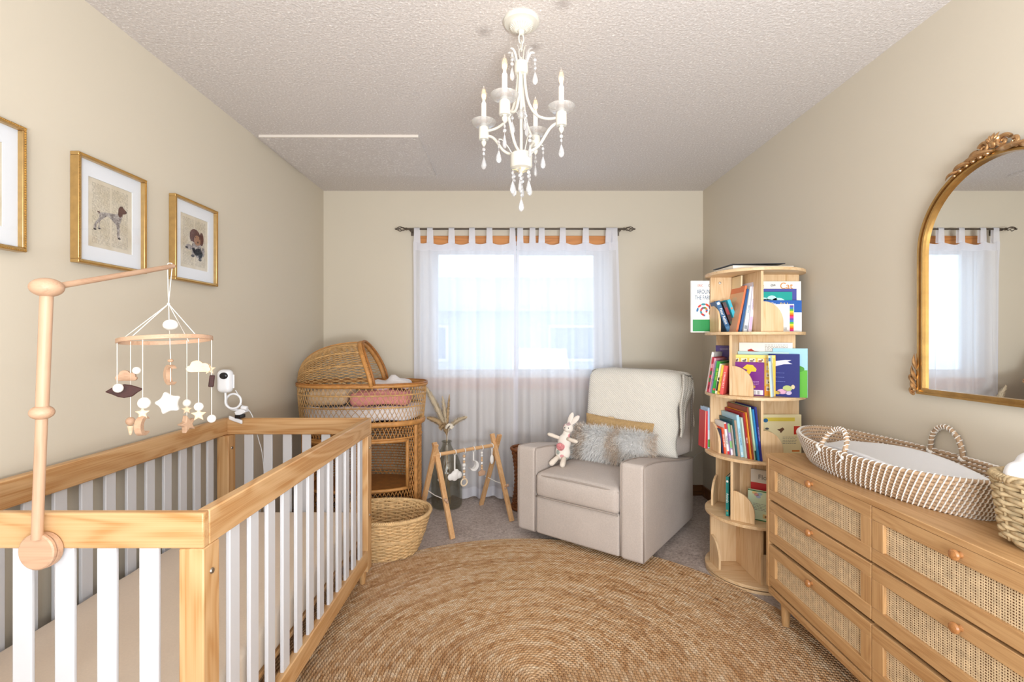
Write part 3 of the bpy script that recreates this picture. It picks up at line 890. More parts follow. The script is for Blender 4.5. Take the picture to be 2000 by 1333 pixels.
ch = thing('chandelier', 'cream four-arm candle chandelier with crystal drops hanging from the ceiling', 'chandelier', (CHX, CHY, ZC))
def c_(b, prof, n=32, x=0, y=0): b.lathe(prof, n, c=(CHX+x, CHY+y, 0))
b = B(); c_(b, [(.067, ZC), (.0675, ZC-.008), (.062, ZC-.014), (.052, ZC-.016), (.046, ZC-.019), (.044, ZC-.024), (.030, ZC-.034), (.012, ZC-.040), (.009, ZC-.052), (.006, ZC-.054)], 40)
obj('canopy', b, M_CREAM, ch, local=False)
b = B()
for i in range(26):
    a = 2*PI*i/26
    b.tube([(CHX+.041*cos(a), CHY+.041*sin(a), ZC-.026), (CHX+.016*cos(a), CHY+.016*sin(a), ZC-.039)], .0022, 5)
obj('canopy_flutes', b, M_CREAM, ch, local=False, kind='stuff')
def linkring(b, z, h, w, rz):
    pts = []
    for i in range(16):
        a = 2*PI*i/16
        pts.append((CHX+w*cos(a)*cos(rz), CHY+w*cos(a)*sin(rz), z+h*sin(a)))
    b.tube(pts, .0026, 6, closed=True)
for k, (z, h, rz) in enumerate(((ZC-.068, .019, .3), (ZC-.096, .019, 1.87), (ZC-.122, .017, .3))):
    b = B(); linkring(b, z, h, .0095, rz); obj('chain_link', b, M_CREAM, ch, local=False)
b = B(); c_(b, [(0, 2.300), (.006, 2.298), (.009, 2.29), (.017, 2.285), (.025, 2.280), (.026, 2.245), (.022, 2.238), (0, 2.237)], 24); obj('crown_hub', b, M_CREAM, ch, local=False)
for k in range(10):
    a = 2*PI*k/10
    b = B(); pts = []; 
    for i in range(7):
        t = i/6; r = .020+.030*t**1.6; z = 2.275+.045*sin(PI*.62*t)
        pts.append((CHX+r*cos(a), CHY+r*sin(a), z))
    b.tube(pts, [.0045, .005, .0055, .0055, .005, .004, .002], 6, flat=.4, up=(0, 0, 1)); obj('crown_leaf', b, M_DISH if k % 2 else M_CREAM, ch, local=False)
b = B(); b.tube([(CHX, CHY, 2.24), (CHX, CHY, 1.93)], .006, 12); obj('centre_rod', b, M_CREAM, ch, local=False)
b = B(); c_(b, [(0, 1.945), (.036, 1.943), (.041, 1.938), (.0405, 1.893), (.037, 1.888), (.022, 1.884), (.018, 1.878), (.006, 1.872), (.004, 1.862), (0, 1.860)], 32); obj('lower_hub', b, M_CREAM, ch, local=False)
b = B(); c_(b, [(.006, 2.105), (.014, 2.10), (.016, 2.085), (.010, 2.072), (.006, 2.068)], 16); obj('rod_collar', b, M_DISH, ch, local=False)
# one crystal strand: beads and a pear drop, hanging down from its own origin
def strand(nb, name='crystal_strand'):
    b = B(); z = -.006
    for i in range(nb):
        b.ball((0, 0, z-.007), (.0072, .0045, .0072), 8, 4, Matrix.Rotation(.5+i, 4, 'Z')); z -= .0155
    b.tube([(0, 0, 0), (0, 0, z-.006)], .0007, 4)
    d = B(); d.lathe([(0, z-.004), (.0035, z-.010), (.0075, z-.022), (.0105, z-.034), (.0108, z-.040), (.0085, z-.047), (.004, z-.0515), (0, z-.053)], 8, sx=1, sy=.62)
    return b, d
_str = {}
def hang_strand(x, y, z, nb, rz=0):
    if nb not in _str:
        b, d = strand(nb); s = obj('crystal_strand', b, M_CRY, ch, smooth=20); p = obj('pear_drop', d, M_CRY, s, smooth=20); _str[nb] = (s, p); first = True
    else:
        s0, p0 = _str[nb]; s = link_copy(s0, ch); p = p0.copy(); COL.objects.link(p); p.parent = s
    s.location = (x-CHX, y-CHY, z-ZC); s.rotation_euler = (0, 0, rz)
ZCUP = 2.040; AR = .155
for k in range(4):
    a = math.radians(-113+90*k); cx, cy = AR*cos(a), AR*sin(a)
    def RP(r, z): return (CHX+r*cos(a), CHY+r*sin(a), z)
    b = B(); b.tube(smoothpts([RP(.030, 1.945), RP(.05, 1.948), RP(.075, 1.965), RP(.095, 1.995), RP(.115, 2.022), RP(AR-.01, 2.034)], 2), .0055, 10); obj('lower_arm', b, M_CREAM, ch, local=False, smooth=180)
    b = B(); b.tube(smoothpts([RP(.013, 2.240), RP(.016, 2.19), RP(.026, 2.13), RP(.055, 2.075), RP(.10, 2.052), RP(AR-.01, 2.05)], 2), .0052, 10); obj('upper_arm', b, M_CREAM, ch, local=False, smooth=180)
    b = B(); c_(b, [(0, 2.019), (.018, 2.019), (.0195, 2.022), (.0195, 2.062), (.0185, 2.066), (0, 2.066)], 24, cx, cy)
    c_(b, [(0, 1.992), (.004, 1.994), (.009, 2.002), (.010, 2.010), (.006, 2.016), (.008, 2.019)], 14, cx, cy)
    cup = obj('candle_cup', b, M_CREAM, ch, local=False)
    b = B(); pr = [(.012, 2.066), (.028, 2.068), (.040, 2.074), (.047, 2.084), (.049, 2.088), (.0475, 2.089), (.039, 2.079), (.028, 2.0735), (.012, 2.072)]
    b.lathe(pr, 40, c=(CHX+cx, CHY+cy, 0), cap=False); obj('bobeche', b, M_DISH, cup, local=False)
    b = B(); c_(b, [(.0098, 2.068), (.0098, 2.158), (.0075, 2.162), (.006, 2.164), (.006, 2.170), (0, 2.170)], 18, cx, cy); cd = obj('candle_sleeve', b, plain('candle_white', '#F7F6F4', .4), ch, local=False)
    b = B(); c_(b, [(.006, 2.168), (.010, 2.182), (.0105, 2.192), (.008, 2.208), (.003, 2.224), (0, 2.229)], 14, cx, cy); obj('bulb', b, M_BULB, cd, local=False)
    b = B()
    for dx in (-.003, .003): b.tube([(CHX+cx+dx, CHY+cy, 2.172), (CHX+cx+dx*1.1, CHY+cy, 2.212)], .0011, 6)
    obj('filament', b, M_FIL, cd, local=False)
    hang_strand(CHX+cx, CHY+cy, 1.994, 2, a)
    am = a+math.radians(42)
    hang_strand(CHX+.088*cos(am), CHY+.088*sin(am), 1.985, 2, am)
    b = B(); b.tube(smoothpts([(CHX+.036*cos(am), CHY+.036*sin(am), 1.938), (CHX+.055*cos(am), CHY+.055*sin(am), 1.965), (CHX+.075*cos(am), CHY+.075*sin(am), 1.985), (CHX+.088*cos(am), CHY+.088*sin(am), 1.984)], 1), .002, 6); obj('crystal_hook', b, M_CREAM, ch, local=False)
    d = bpy.data.lights.new('bulb_light', 'POINT'); d.energy = .12; d.color = (1, .78, .5); d.shadow_soft_size = .012
    lo = bpy.data.objects.new('bulb_light', d); COL.objects.link(lo); lo.parent = ch; lo.location = (cx, cy, 2.195-ZC)
for k in range(6):
    a = 2*PI*k/6+.35
    hang_strand(CHX+.034*cos(a), CHY+.034*sin(a), 1.878, 2, a)
    b = B(); b.tube([(CHX+.004*cos(a), CHY+.004*sin(a), 1.872), (CHX+.02*cos(a), CHY+.02*sin(a), 1.880), (CHX+.036*cos(a), CHY+.036*sin(a), 1.878)], [.004, .005, .002], 6, flat=.4); obj('hub_leaf', b, plain('antique_gold', '#D8C79E', .4), ch, local=False)
hang_strand(CHX, CHY, 1.862, 5)
for k in range(3):
    a = 2*PI*k/3-.2
    hang_strand(CHX+.052*cos(a), CHY+.052*sin(a), 2.298, 3, a)
for k in range(3):
    a = 2*PI*k/3+.9
    b = B(); b.tube(smoothpts([(CHX+.01*cos(a), CHY+.01*sin(a), 2.09), (CHX+.025*cos(a), CHY+.025*sin(a), 2.106), (CHX+.034*cos(a), CHY+.034*sin(a), 2.092)], 1), .003, 6); obj('collar_scroll', b, M_DISH, ch, local=False)
    hang_strand(CHX+.034*cos(a), CHY+.034*sin(a), 2.09, 1, a)

# ------------------------------------------------------------------ wicker helpers
def rattan(name, c, vary=.25, rough=.5):
    return plain(name, c, rough, .3, 300, .001, vary, 30)
M_RAT = rattan('rattan', '#C88E4F'); M_RATL = rattan('rattan_light', '#CDA26B'); M_RATD = rattan('rattan_dark', '#A96E34')
def lattice(b, S, nu, du, r, closed=True, seg=10, sides=4, skip=None, both=True):
    """diagonal strands on the surface S(u, v)"""
    for sg in ((1, -1) if both else (1,)):
        for k in range(nu):
            run = []
            for i in range(seg+1):
                v = i/seg; u = k/nu+sg*du*v
                if closed: u %= 1.0
                bad = (not closed and not (0 <= u <= 1)) or (skip and skip(u, v))
                if bad:
                    if len(run) > 1: b.tube(run, r, sides, caps=False)
                    run = []
                else: run.append(S(u, v))
            if len(run) > 1: b.tube(run, r, sides, caps=False)
    if not closed:
        # strands entering through the side edges
        n2 = int(nu*du)+1
        for sg in (1, -1):
            for k in range(1, n2+1):
                run = []
                for i in range(seg+1):
                    v = i/seg; u = (-k/nu if sg > 0 else 1+k/nu)+sg*du*v
                    if 0 <= u <= 1: run.append(S(u, v))
                if len(run) > 1: b.tube(run, r, sides, caps=False)
def woven(b, prof, rows, stakes, r, amp, sub=4, sides=5, flat=1.0, e=2.3, stake_r=None):
    """horizontal weavers running in and out round upright stakes; prof(v) -> rx, ry, z"""
    n = stakes*sub
    for i in range(rows):
        v = (i+.5)/rows; rx, ry, z = prof(v); pts = []
        for j in range(n):
            t = 2*PI*j/n; w = amp*cos(PI*j/sub+PI*i)
            x, y = oval(t, 1, 1, e); L = sqrt(x*x+y*y)
            pts.append((x*(rx+w), y*(ry+w), z+r*.25*sin(PI*j/sub*2+i)))
        b.tube(pts, r, sides, closed=True, flat=flat, up=(0, 0, 1))
    for j in range(stakes):
        t = 2*PI*(j+.5*0)/stakes; pts = []
        for i in range(9):
            rx, ry, z = prof(i/8); x, y = oval(t, rx, ry, e); pts.append((x, y, z))
        b.tube(pts, stake_r or r*.8, 5)

# ------------------------------------------------------------------ wicker bassinet
BSX, BSY, BRZ = -1.002, 3.285, math.radians(5)
bas = thing('wicker_bassinet', 'hooded rattan bassinet on a woven stand in the corner behind the crib', 'bassinet', (BSX, BSY, 0), BRZ)
RX, RY = .425, .245
Z0, Z1 = .697, .945
def basket_S(u, v):
    t = 2*PI*u; k = .955+.045*sin(v*PI/2)
    x, y = oval(t, RX*k, RY*k, 2.3); return (x, y, Z0+(Z1-Z0)*v)
b = B(); lattice(b, basket_S, 78, .055, .0021); obj('basket_lattice', b, M_RATL, bas, smooth=180, kind='stuff')
def ring(z, k, r, m, name, sides=8, flat=1.0, u0=0, u1=1, n=80):
    b = B(); cl = (u1-u0) >= 1; pts = []
    for i in range(n if cl else n+1):
        x, y = oval(2*PI*(u0+(u1-u0)*i/n), RX*k, RY*k, 2.3); pts.append((x, y, z))
    b.tube(pts, r, sides, closed=cl, flat=flat, up=(0, 0, 1)); return obj(name, b, m, bas, smooth=180)
ring(Z1, 1.0, .012, M_RAT, 'rim_hoop'); ring(Z1+.012, 1.012, .007, M_RATD, 'rim_wrap')
ring(.885, .995, .0045, M_RATL, 'weave_band'); ring(.805, .98, .0045, M_RATL, 'weave_band')
ring(Z0, .965, .018, M_RAT, 'base_band', 8, .55)
b = B(); b.lathe([(0, 0), (1, 0), (1, -.012), (0, -.012)], 60, c=(0, 0, Z0), m=Matrix.Diagonal((RX*.93, RY*.93, 1, 1))); obj('basket_floor', b, M_RATD, bas)
# the hood
def hood_S(al, be):
    a = PI*al; s = max(0.0, be)
    sb = sin(s*PI/2)**.78; cb = cos(s*PI/2)
    xo = .10-.115*sin(a)**1.2
    x = -RX*cb+(xo)*(s**1.5)
    yv = -RY*sb*cos(a)*(1.0)
    z = Z1+.280*(sin(a)**.85)*(sb**.9)
    return (x, yv, z)
b = B(); lattice(b, lambda u, v: hood_S(u, .04+.96*v), 46, .20, .0021, closed=False, seg=18); obj('hood_lattice', b, M_RATL, bas, smooth=180, kind='stuff')
for al in (.14, .27, .40, .60, .73, .86):
    b = B(); b.tube([hood_S(al, .04+.96*i/24) for i in range(25)], .0045, 6); obj('hood_band', b, M_RATL, bas, smooth=180)
b = B(); b.tube([hood_S(.5, .03+.97*i/24) for i in range(25)], .012, 8, flat=.5); obj('hood_spine', b, M_RAT, bas, smooth=180)
b = B(); b.tube([hood_S(i/40, 1) for i in range(41)], .015, 8); obj('hood_front_hoop', b, M_RAT, bas, smooth=180)
b = B(); b.tube([(lambda p: (p[0]+.022, p[1]*1.03, p[2]+.012))(hood_S(i/40, 1)) for i in range(41)], .008, 8); obj('hood_front_wrap', b, M_RATD, bas, smooth=180)
b = B()
for i in range(60):
    p = hood_S(.02+.96*i/59, 1); b.ball((p[0]+.010, p[1]*1.02, p[2]+.010), .0065, 6, 4)
obj('hood_braid', b, M_RAT, bas, kind='stuff')
# the stand
def stand_S(u, v):
    t = 2*PI*u; k = .92
    x, y = oval(t, RX*k, RY*k, 2.3); return (x, y, .03+(Z0-.045)*v)
def opening(u, v):
    x, y, z = stand_S(u, v); return y < 0 and abs(x) < .315 and .27 < z < .585
b = B(); lattice(b, stand_S, 84, .12, .0026, seg=26, skip=opening); obj('stand_lattice', b, M_RAT, bas, smooth=180, kind='stuff')
b = B()
for i in range(34):
    z = .05+.019*i; pts = []
    for j in range(61):
        t = PI*j/60; w = 1+.012*cos(PI*j+PI*i); x, y = oval(t, RX*.91*w, RY*.91*w, 2.3); pts.append((x, y, z))
    b.tube(pts, .0042, 4)
obj('back_shade_weave', b, M_RATD, bas, smooth=180, kind='stuff')  # dark rows added behind the lattice so the stand's inside looks shaded
ring(.025, .925, .014, M_RATD, 'foot_hoop'); ring(.60, .925, .006, M_RAT, 'weave_band')
def front_y(x):
    # y of the stand's front at x
    c = abs(x)/(RX*.92); return -RY*.92*(max(0, 1-c**2.3))**(1/2.3)
b = B()
fr = [(x, front_y(x)-.004, .585) for x in [-.315+.63*i/20 for i in range(21)]]
b.tube(fr, .011, 8); b.tube([(x, y, .27) for x, y, z in fr], .011, 8)
for x in (-.315, .315): b.tube([(x, front_y(x)-.004, .27), (x, front_y(x)-.004, .585)], .011, 8)
obj('opening_frame', b, M_RAT, bas, smooth=180)
b = B(); b.lathe([(0, .262), (1, .262), (1, .250), (0, .250)], 60, m=Matrix.Diagonal((RX*.90, RY*.90, 1, 1))); obj('lower_shelf', b, M_RATD, bas)
for x, sg in ((.365, -1), (-.365, -1), (.365, 1), (-.365, 1)):
    y = front_y(x)*(-sg)
    b = B(); b.tube([(x, y+sg*.006, .0), (x, y+sg*.006, Z0)], .013, 10)
    obj('post', b, M_RAT, bas)

# bedding in the bassinet: things of their own
def world_bas(x, y, z): return MW[bas.name] @ Vector((x, y, z))
def lump(name, label, cat, c, h, r, mat, fn=None, group=None, n=8, rz=0):
    t = world_bas(*c)
    b = B(); b.rbox((0, 0, 0), h, r, n, fn=fn)
    b.v = [tuple(Matrix.Rotation(BRZ+rz, 3, 'Z') @ Vector(p)+t) for p in b.v]
    return obj(name, b, mat, label=label, cat=cat, group=group, smooth=180)
M_QUILT = fabric('quilt_white', '#EFE9EA', .9, 260, .5, .06); M_PINK = fabric('pink_knit', '#E79C9A', .9, 300, .6, .1); M_TEDDY = fabric('oatmeal_plush', '#D9C0A4', .95, 300, .8, .12)
def wob(a, f): return lambda p: Vector((p[0]+a*.4*sin(f*p[1]+p[2]*9), p[1]+a*.3*sin(f*p[0]), p[2]+a*sin(f*p[0]+1)*cos(f*.8*p[1])))
def toOval(k):
    def fn(p):
        x, y = p[0]/.39, p[1]/.19
        return Vector((x*.39*sqrt(max(0, 1-.42*y*y)), y*.19*sqrt(max(0, 1-.42*x*x)), p[2]+.006*sin(22*p[0])*cos(19*p[1])))
    return fn
lump('bassinet_pad', 'white and grey printed pad lying on the bassinet floor', 'pad', (0, 0, .758), (.39, .20, .045), .03, M_QUILT, toOval(1))
lump('pink_blanket', 'coral pink knitted blanket folded inside the bassinet', 'blanket', (.13, -.03, .855), (.19, .105, .045), .03, M_PINK, wob(.012, 17))
lump('white_quilt', 'crumpled white quilt with a tip showing above the bassinet rim', 'blanket', (.19, .02, .938), (.13, .10, .028), .026, M_QUILT,
     lambda p: Vector((p[0], p[1], p[2]+.045*math.exp(-((p[0]-.01)**2+(p[1]+.03)**2)/.0012)+.008*sin(30*p[0]))))
lump('oatmeal_blanket', 'oatmeal plush bundle under the bassinet hood', 'blanket', (-.20, -.02, .865), (.13, .14, .055), .048, M_TEDDY, wob(.014, 15))

# ------------------------------------------------------------------ wicker laundry basket
LB = (-.735, 2.80)
lb = thing('laundry_basket', 'pale oval wicker laundry basket on the carpet beside the crib foot', 'basket', (LB[0], LB[1], 0))
def lprof(v): 
    k = .70+.30*v**.8
    return (.265*k, .205*k, .018+.222*v)
M_WIL = rattan('willow', '#E0BB88', .22)
b = B(); woven(b, lprof, 22, 34, .0068, .006, 4, 5); obj('woven_wall', b, M_WIL, lb, smooth=180, kind='stuff')
def braid_ring(prof_fn, r, n, strands, rr, name, mat, par, e=2.3):
    b = B()
    for k in range(strands):
        pts = []
        for j in range(n*6):
            t = 2*PI*j/(n*6); ph = 2*PI*j/6+2*PI*k/strands
            x, y, z = prof_fn(t); L = sqrt(x*x+y*y); ux, uy = x/L, y/L
            pts.append((x+ux*r*cos(ph), y+uy*r*cos(ph), z+r*sin(ph)))
        b.tube(pts, rr, 5, closed=True)
    return obj(name, b, mat, par, smooth=180)
def rimf(t): x, y = oval(t, .268, .208, 2.3); return (x, y, .243)
braid_ring(rimf, .007, 60, 3, .0065, 'rim_braid', M_WIL, lb)
b = B(); b.lathe([(0, .004), (1, .004), (1, .020), (0, .020)], 48, m=Matrix.Diagonal((.19, .147, 1, 1))); obj('base', b, M_WIL, lb)
b = B(); 
for zz in (.125, .133):
    pts = []
    for j in range(120):
        v = (zz-.018)/.222; rx, ry, z = lprof(v); x, y = oval(2*PI*j/120, rx+.008, ry+.008, 2.3); pts.append((x, y, zz))
    b.tube(pts, .005, 5, closed=True)
obj('waist_band', b, M_WIL, lb, smooth=180)

# ------------------------------------------------------------------ brown wicker stool half hidden by the recliner
bw = thing('wicker_stool', 'dark brown waisted wicker stool half hidden behind the recliner arm', 'stool', (.125, 3.545, 0))
M_BRW = rattan('brown_wicker', '#8A5227', .35)
def bprof(v): k = .105-.025*sin(PI*v)**.9; return (k, k, .012+.425*v)
b = B(); woven(b, bprof, 30, 22, .0072, .005, 4, 5, e=2.0); obj('woven_wall', b, M_BRW, bw, smooth=180, kind='stuff')
braid_ring(lambda t: (.110*cos(t), .110*sin(t), .442), .006, 26, 3, .006, 'rim_braid', M_BRW, bw)
braid_ring(lambda t: (.108*cos(t), .108*sin(t), .013), .006, 26, 3, .006, 'foot_braid', M_BRW, bw)
b = B(); b.lathe([(0, .428), (.098, .428), (.098, .436), (0, .436)], 32); obj('woven_top', b, M_BRW, bw)

# ------------------------------------------------------------------ wooden play gym
GA, GB = Vector((-.487, 3.138, 0)), Vector((-.098, 3.445, 0))
gdir = (GB-GA).normalized(); gperp = Vector((.105/.216*.0+.47, -.88, 0)).normalized()
gang = math.atan2(gdir.y, gdir.x)
gym = thing('play_gym', 'wooden A-frame baby play gym standing in front of the curtain', 'play gym', tuple((GA+GB)/2), gang)
GX, GZ = [wood('gym_pine', '#E2B686', '#C48E58', a, .5) for a in 'xz']
def g_w(p): return p
L2 = (GB-GA).length/2
leg_src = None
for sx in (-1, 1):
    for sy in (-1, 1):
        off = sx*(L2+(.011 if sy > 0 else -.011)*1)
        foot = Vector((off, sy*.20, 0.002)); bar = Vector((off, 0, .49)); tip = foot+(bar-foot)*1.155
        b = B(); b.beam(foot, tip, .020, .032, up=(1, 0, 0)); obj('leg', b, GZ, gym, bevel=.002)
    b = B(); z = .235; f = 1-z/.49
    x = sx*L2
    b.tube([(x, -.215*f-.02, z-.004), (x, 0, z-.010), (x, .215*f+.02, z)], .003, 6)
    c = obj('spreader_cord', b, M_CORD, gym)
    b = B(); b.ball((x, -.215*f-.026, z-.004), .011, 10, 6); b.ball((x-sx*.014, -.215*f-.02, z-.022), .009, 10, 6); obj('cord_bead', b, BX, c)
b = B(); b.tube([(-L2-.02, 0, .49), (L2+.02, 0, .49)], .0125, 16); obj('cross_bar', b, GX, gym)
# hanging toys: each one lifts off the bar, so each is a thing of its own
M_WBEAD = plain('white_bead', '#F2F0EE', .4); M_TOY = fabric('toy_cotton', '#F0EEEC', .95, 500, .3, .03); M_BEECHB = plain('beech_bead', '#E3BE96', .5, vary=.1)
M_SILI = plain('silicone_ring', '#F1EFEC', .5)
def toy(label, s):
    p = MW[gym.name] @ Vector((s, 0, .49))
    t = thing('gym_toy', label, 'toy', tuple(p), gang, 'toys hanging from the play gym bar')
    b = B(); b.tube([(0, .0185*cos(a), -.0035+.0185*sin(a)) for a in [2*PI*i/24 for i in range(24)]], .0028, 6, closed=True)
    obj('hang_ring', b, M_SILI, t); return t
def ribbon(t, l):
    b = B(); b.box(-.005, .005, -.001, .001, -l, -.020); obj('ribbon', b, M_TOY, t, smooth=0)
def beads(t, seq, z=-.03):
    for k, r in seq:
        b = B(); b.ball((0, 0, z-r), r, 12, 8); obj('bead', b, M_WBEAD if k == 'w' else M_BEECHB, t); z -= 2*r
    return z
t1 = toy('short white and wood bead strand at the left end of the gym bar', -L2+.030); beads(t1, [('w', .008), ('w', .010), ('b', .010), ('w', .009), ('b', .009), ('w', .009), ('b', .009), ('w', .010)])
t2 = toy('white cotton cloud on a ribbon on the gym bar', -L2+.150); ribbon(t2, .125)
b = B()
for (x, z, r) in ((0, -.158, .032), (-.032, -.166, .024), (.032, -.162, .026), (.0, -.172, .026), (.012, -.140, .022)): b.ball((x, 0, z), (r, r*.55, r), 14, 8)
obj('cloud', b, M_TOY, t2, remesh=.004, smooth=180)
t3 = toy('bead strand ending in a pale wooden teething ring on the gym bar', -L2+.225); z = beads(t3, [('b', .011), ('w', .009), ('b', .009), ('w', .014), ('w', .010), ('b', .010), ('w', .009), ('b', .010)])
b = B(); b.tube([(.024*cos(a), 0, z-.026+.024*sin(a)) for a in [2*PI*i/28 for i in range(28)]], .0055, 8, closed=True); obj('teething_ring', b, plain('pale_ring', '#F0DCC0', .5), t3)
t4 = toy('white cotton moon with a sleepy face on a ribbon on the gym bar', .055); ribbon(t4, .085)
b = B(); b.prism(moon2d(.036, .78, .42), .026, Matrix.Translation((0, .013, -.118)) @ Matrix.Rotation(PI, 4, 'Z') @ Matrix.Rotation(-.6, 4, 'Y') @ Matrix.Rotation(PI/2, 4, 'X') @ Matrix.Translation((0, 0, -.026))); obj('moon', b, M_TOY, t4, bevel=.009, bseg=3)
t5 = toy('bead strand ending in a wooden house charm on the gym bar', .125); z = beads(t5, [('w', .010), ('w', .009), ('b', .008), ('b', .009), ('w', .010), ('b', .009), ('b', .010)])
b = B(); b.prism([(-.024, -.03), (.024, -.03), (.03, -.002), (0, .014), (-.03, -.002)], .012, Matrix.Translation((0, .006, z-.010)) @ Matrix.Rotation(PI/2, 4, 'X')); obj('wood_charm', b, BX, t5, bevel=.002)
t6 = toy('small white cotton leaf on a ribbon at the right end of the gym bar', L2-.035); ribbon(t6, .07)
b = B(); b.ball((0, 0, -.10), (.016, .011, .034), 14, 10); obj('leaf', b, M_TOY, t6)

# ------------------------------------------------------------------ floor vase with pampas grass
VX, VY = -.468, 3.575
vase = thing('glass_vase', 'tall smoked glass bottle vase on the carpet behind the play gym', 'vase', (VX, VY, 0))
M_SMOKE = glass_thin('smoked_glass', (.88, .88, .85, 1), .07, .02)
prof = [(0, .004), (.10, .004), (.112, .012), (.116, .03), (.116, .24), (.110, .30), (.085, .37), (.052, .42), (.036, .452), (.032, .475), (.036, .488)]
b = B(); b.lathe(prof, 48); b.lathe([(r-.005 if r > .005 else 0, z+.006) for r, z in prof], 48, cap=False)
obj('glass_body', b, M_SMOKE, vase, smooth=180)
b = B(); b.tube([(.036*cos(a), .036*sin(a), .488) for a in [2*PI*i/32 for i in range(32)]], .004, 8, closed=True); obj('lip', b, M_SMOKE, vase)
M_PAMP = plain('pampas_cream', '#E9D8BC', .95, vary=.15, vscale=50); M_STEM = plain('dry_stem', '#B89C6C', .8)
M_PAMP2 = plain('pampas_tan', '#DDBE93', .95, vary=.2, vscale=50)
def plume(label, tip, base=(0, 0, .49), w=.03, n=420, mat=None, seed=1, start=.35):
    rr = random.Random(seed)
    t = thing('pampas_stem', label, 'dried grass', (VX, VY, .02), group='dried grasses in the vase')
    base = Vector(base); tip = Vector(tip); low = Vector((base[0]*-.9+rr.uniform(-.03, .03), base[1]*-.8, .0))
    up = base+Vector((0, 0, .12))
    def C(q): return base*(1-q)**2+up*2*q*(1-q)*1.0+tip*q*q
    b = B(); b.tube([low, base]+[C(i/8) for i in range(1, 9)], .0018, 5); obj('stalk', b, M_STEM, t)
    b = B()
    for i in range(n*2):
        q = start+(1-start)*rr.random()**.9
        p = C(q); d = (C(min(1, q+.05))-C(max(0, q-.05))).normalized()
        k = sin(PI*min(1, (q-start)/(1-start)*.92+.06))**.6
        a = rr.uniform(0, 2*PI); o = d.orthogonal().normalized(); o = o*cos(a)+d.cross(o)*sin(a)
        L = rr.uniform(.6, 1.2)*w*1.5*k
        e = p+o*w*k*rr.uniform(.3, 1)+d*L*.9+Vector((0, 0, -.012*rr.random()))
        s_ = d.cross(o)*.0017
        m_ = p*.45+e*.55+o*w*k*.15
        b.add([p-s_, p+s_, m_+s_*1.2, m_-s_*1.2, e], [(0, 1, 2, 3), (3, 2, 4)])
    obj('plume', b, mat or M_PAMP, t, smooth=180, kind='stuff')
plume('tall white pampas plume leaning left towards the bassinet', (-.165, .0, .885), w=.034, n=900, seed=1, start=.30)
plume('upright cream pampas plume in the glass vase', (-.035, .02, .80), w=.024, n=600, seed=2, start=.25, mat=M_PAMP)
plume('upright tan grass plume right of the cream one', (.02, .0, .815), w=.018, n=500, seed=3, start=.2, mat=M_PAMP2)
plume('short tan plume bending left low over the vase neck', (-.135, -.05, .655), w=.03, n=600, seed=4, start=.15, mat=M_PAMP2)
plume('short cream plume bending right over the vase neck', (.15, -.02, .655), w=.026, n=500, seed=5, start=.2)
plume('stubby tan bunny-tail tuft at the vase mouth', (-.035, -.05, .58), w=.03, n=500, seed=6, start=.1, mat=M_PAMP2)
b = B()
rr = random.Random(4)
for i in range(26):
    a = rr.uniform(0, 6.28); e = rr.uniform(-.3, 1.3)
    b.ball((VX+.025+.025*cos(a)*cos(e), VY-.04+.02*sin(a)*cos(e), .60+.022*sin(e)), rr.uniform(.006, .011), 7, 5)
b.tube([(VX+.02, VY-.035, .59), (VX+.005, VY-.01, .49), (VX-.01, VY+.01, .1)], .0015, 5)
obj('dried_flower', b, plain('dried_white', '#EFE6D6', .95), label='white dried flower head tucked at the vase mouth', cat='dried flower')
# ------------------------------------------------------------------ recliner
RCX, RCY, RRZ = .6565, 3.151, math.radians(-37.6)
rec = thing('recliner', 'pale grey linen recliner armchair standing in front of the window', 'armchair', (RCX, RCY, 0), RRZ)
M_LINEN = fabric('linen_grey', '#CCC1BA', .92, 420, .35, .07)
M_PIPE = plain('piping', '#AFA39B', .9)
def armtop(y): return .575-.115*sstep(-.45, .45, y)*1.0
for sg in (-1, 1):
    def fn(p, sg=sg):
        # the top slopes down to the back
        if p[2] > .3: p[2] = p[2]-(.575-armtop(p[1]))*((p[2]-.3)/.275)
        return p
    b = B(); b.rbox((sg*.35, -.02, .310), (.07, .43, .265), .022, 8, fn=fn); a_ = obj('arm', b, M_LINEN, rec, smooth=180)
    for xo in (.35+.066, .35-.066):
        pts = [(sg*xo, -.4445, z) for z in (.06, .3, .55)]
        pts += [(sg*xo, -.437, armtop(-.43)-.006)]+[(sg*xo, y, armtop(y)-.0035) for y in [-.42+.82*i/12 for i in range(13)]]
        b = B(); b.tube(pts, .0042, 6); obj('piping', b, M_PIPE, a_, smooth=180)
b = B(); b.rbox((0, -.428, .168), (.277, .022, .118), .016, 6, fn=lambda p: Vector((p[0], p[1]-.010*(1-(p[0]/.28)**2)*(1-((p[2]-.168)/.12)**2) if p[1] < -.43 else p[1], p[2])))
obj('footrest_panel', b, M_LINEN, rec, smooth=180)
def seatf(p):
    x, y, z = p; k = (1-min(1, abs(x/.277))**3)
    if z > .36: z += .022*k*(1-min(1, abs((y+.12)/.36))**2.5)
    if y < -.40: y -= .016*k*(1-min(1, abs((z-.355)/.078))**2)
    return Vector((x, y, z))
b = B(); b.rbox((0, -.12, .353), (.277, .345, .076), .035, 8, fn=seatf); sc_ = obj('seat_cushion', b, M_LINEN, rec, smooth=180)
for zz, yy in ((.414, -.458), (.290, -.464)):
    b = B(); b.tube([(x, yy-.010*(1-abs(x/.27)**3)+.012*abs(x/.27)**6, zz-.010*abs(x/.27)**8+.008*(1-abs(x/.27)**2)*(1 if zz > .4 else 0)) for x in [-.272+.544*i/24 for i in range(25)]], .0045, 6); obj('piping', b, M_PIPE, sc_, smooth=180)
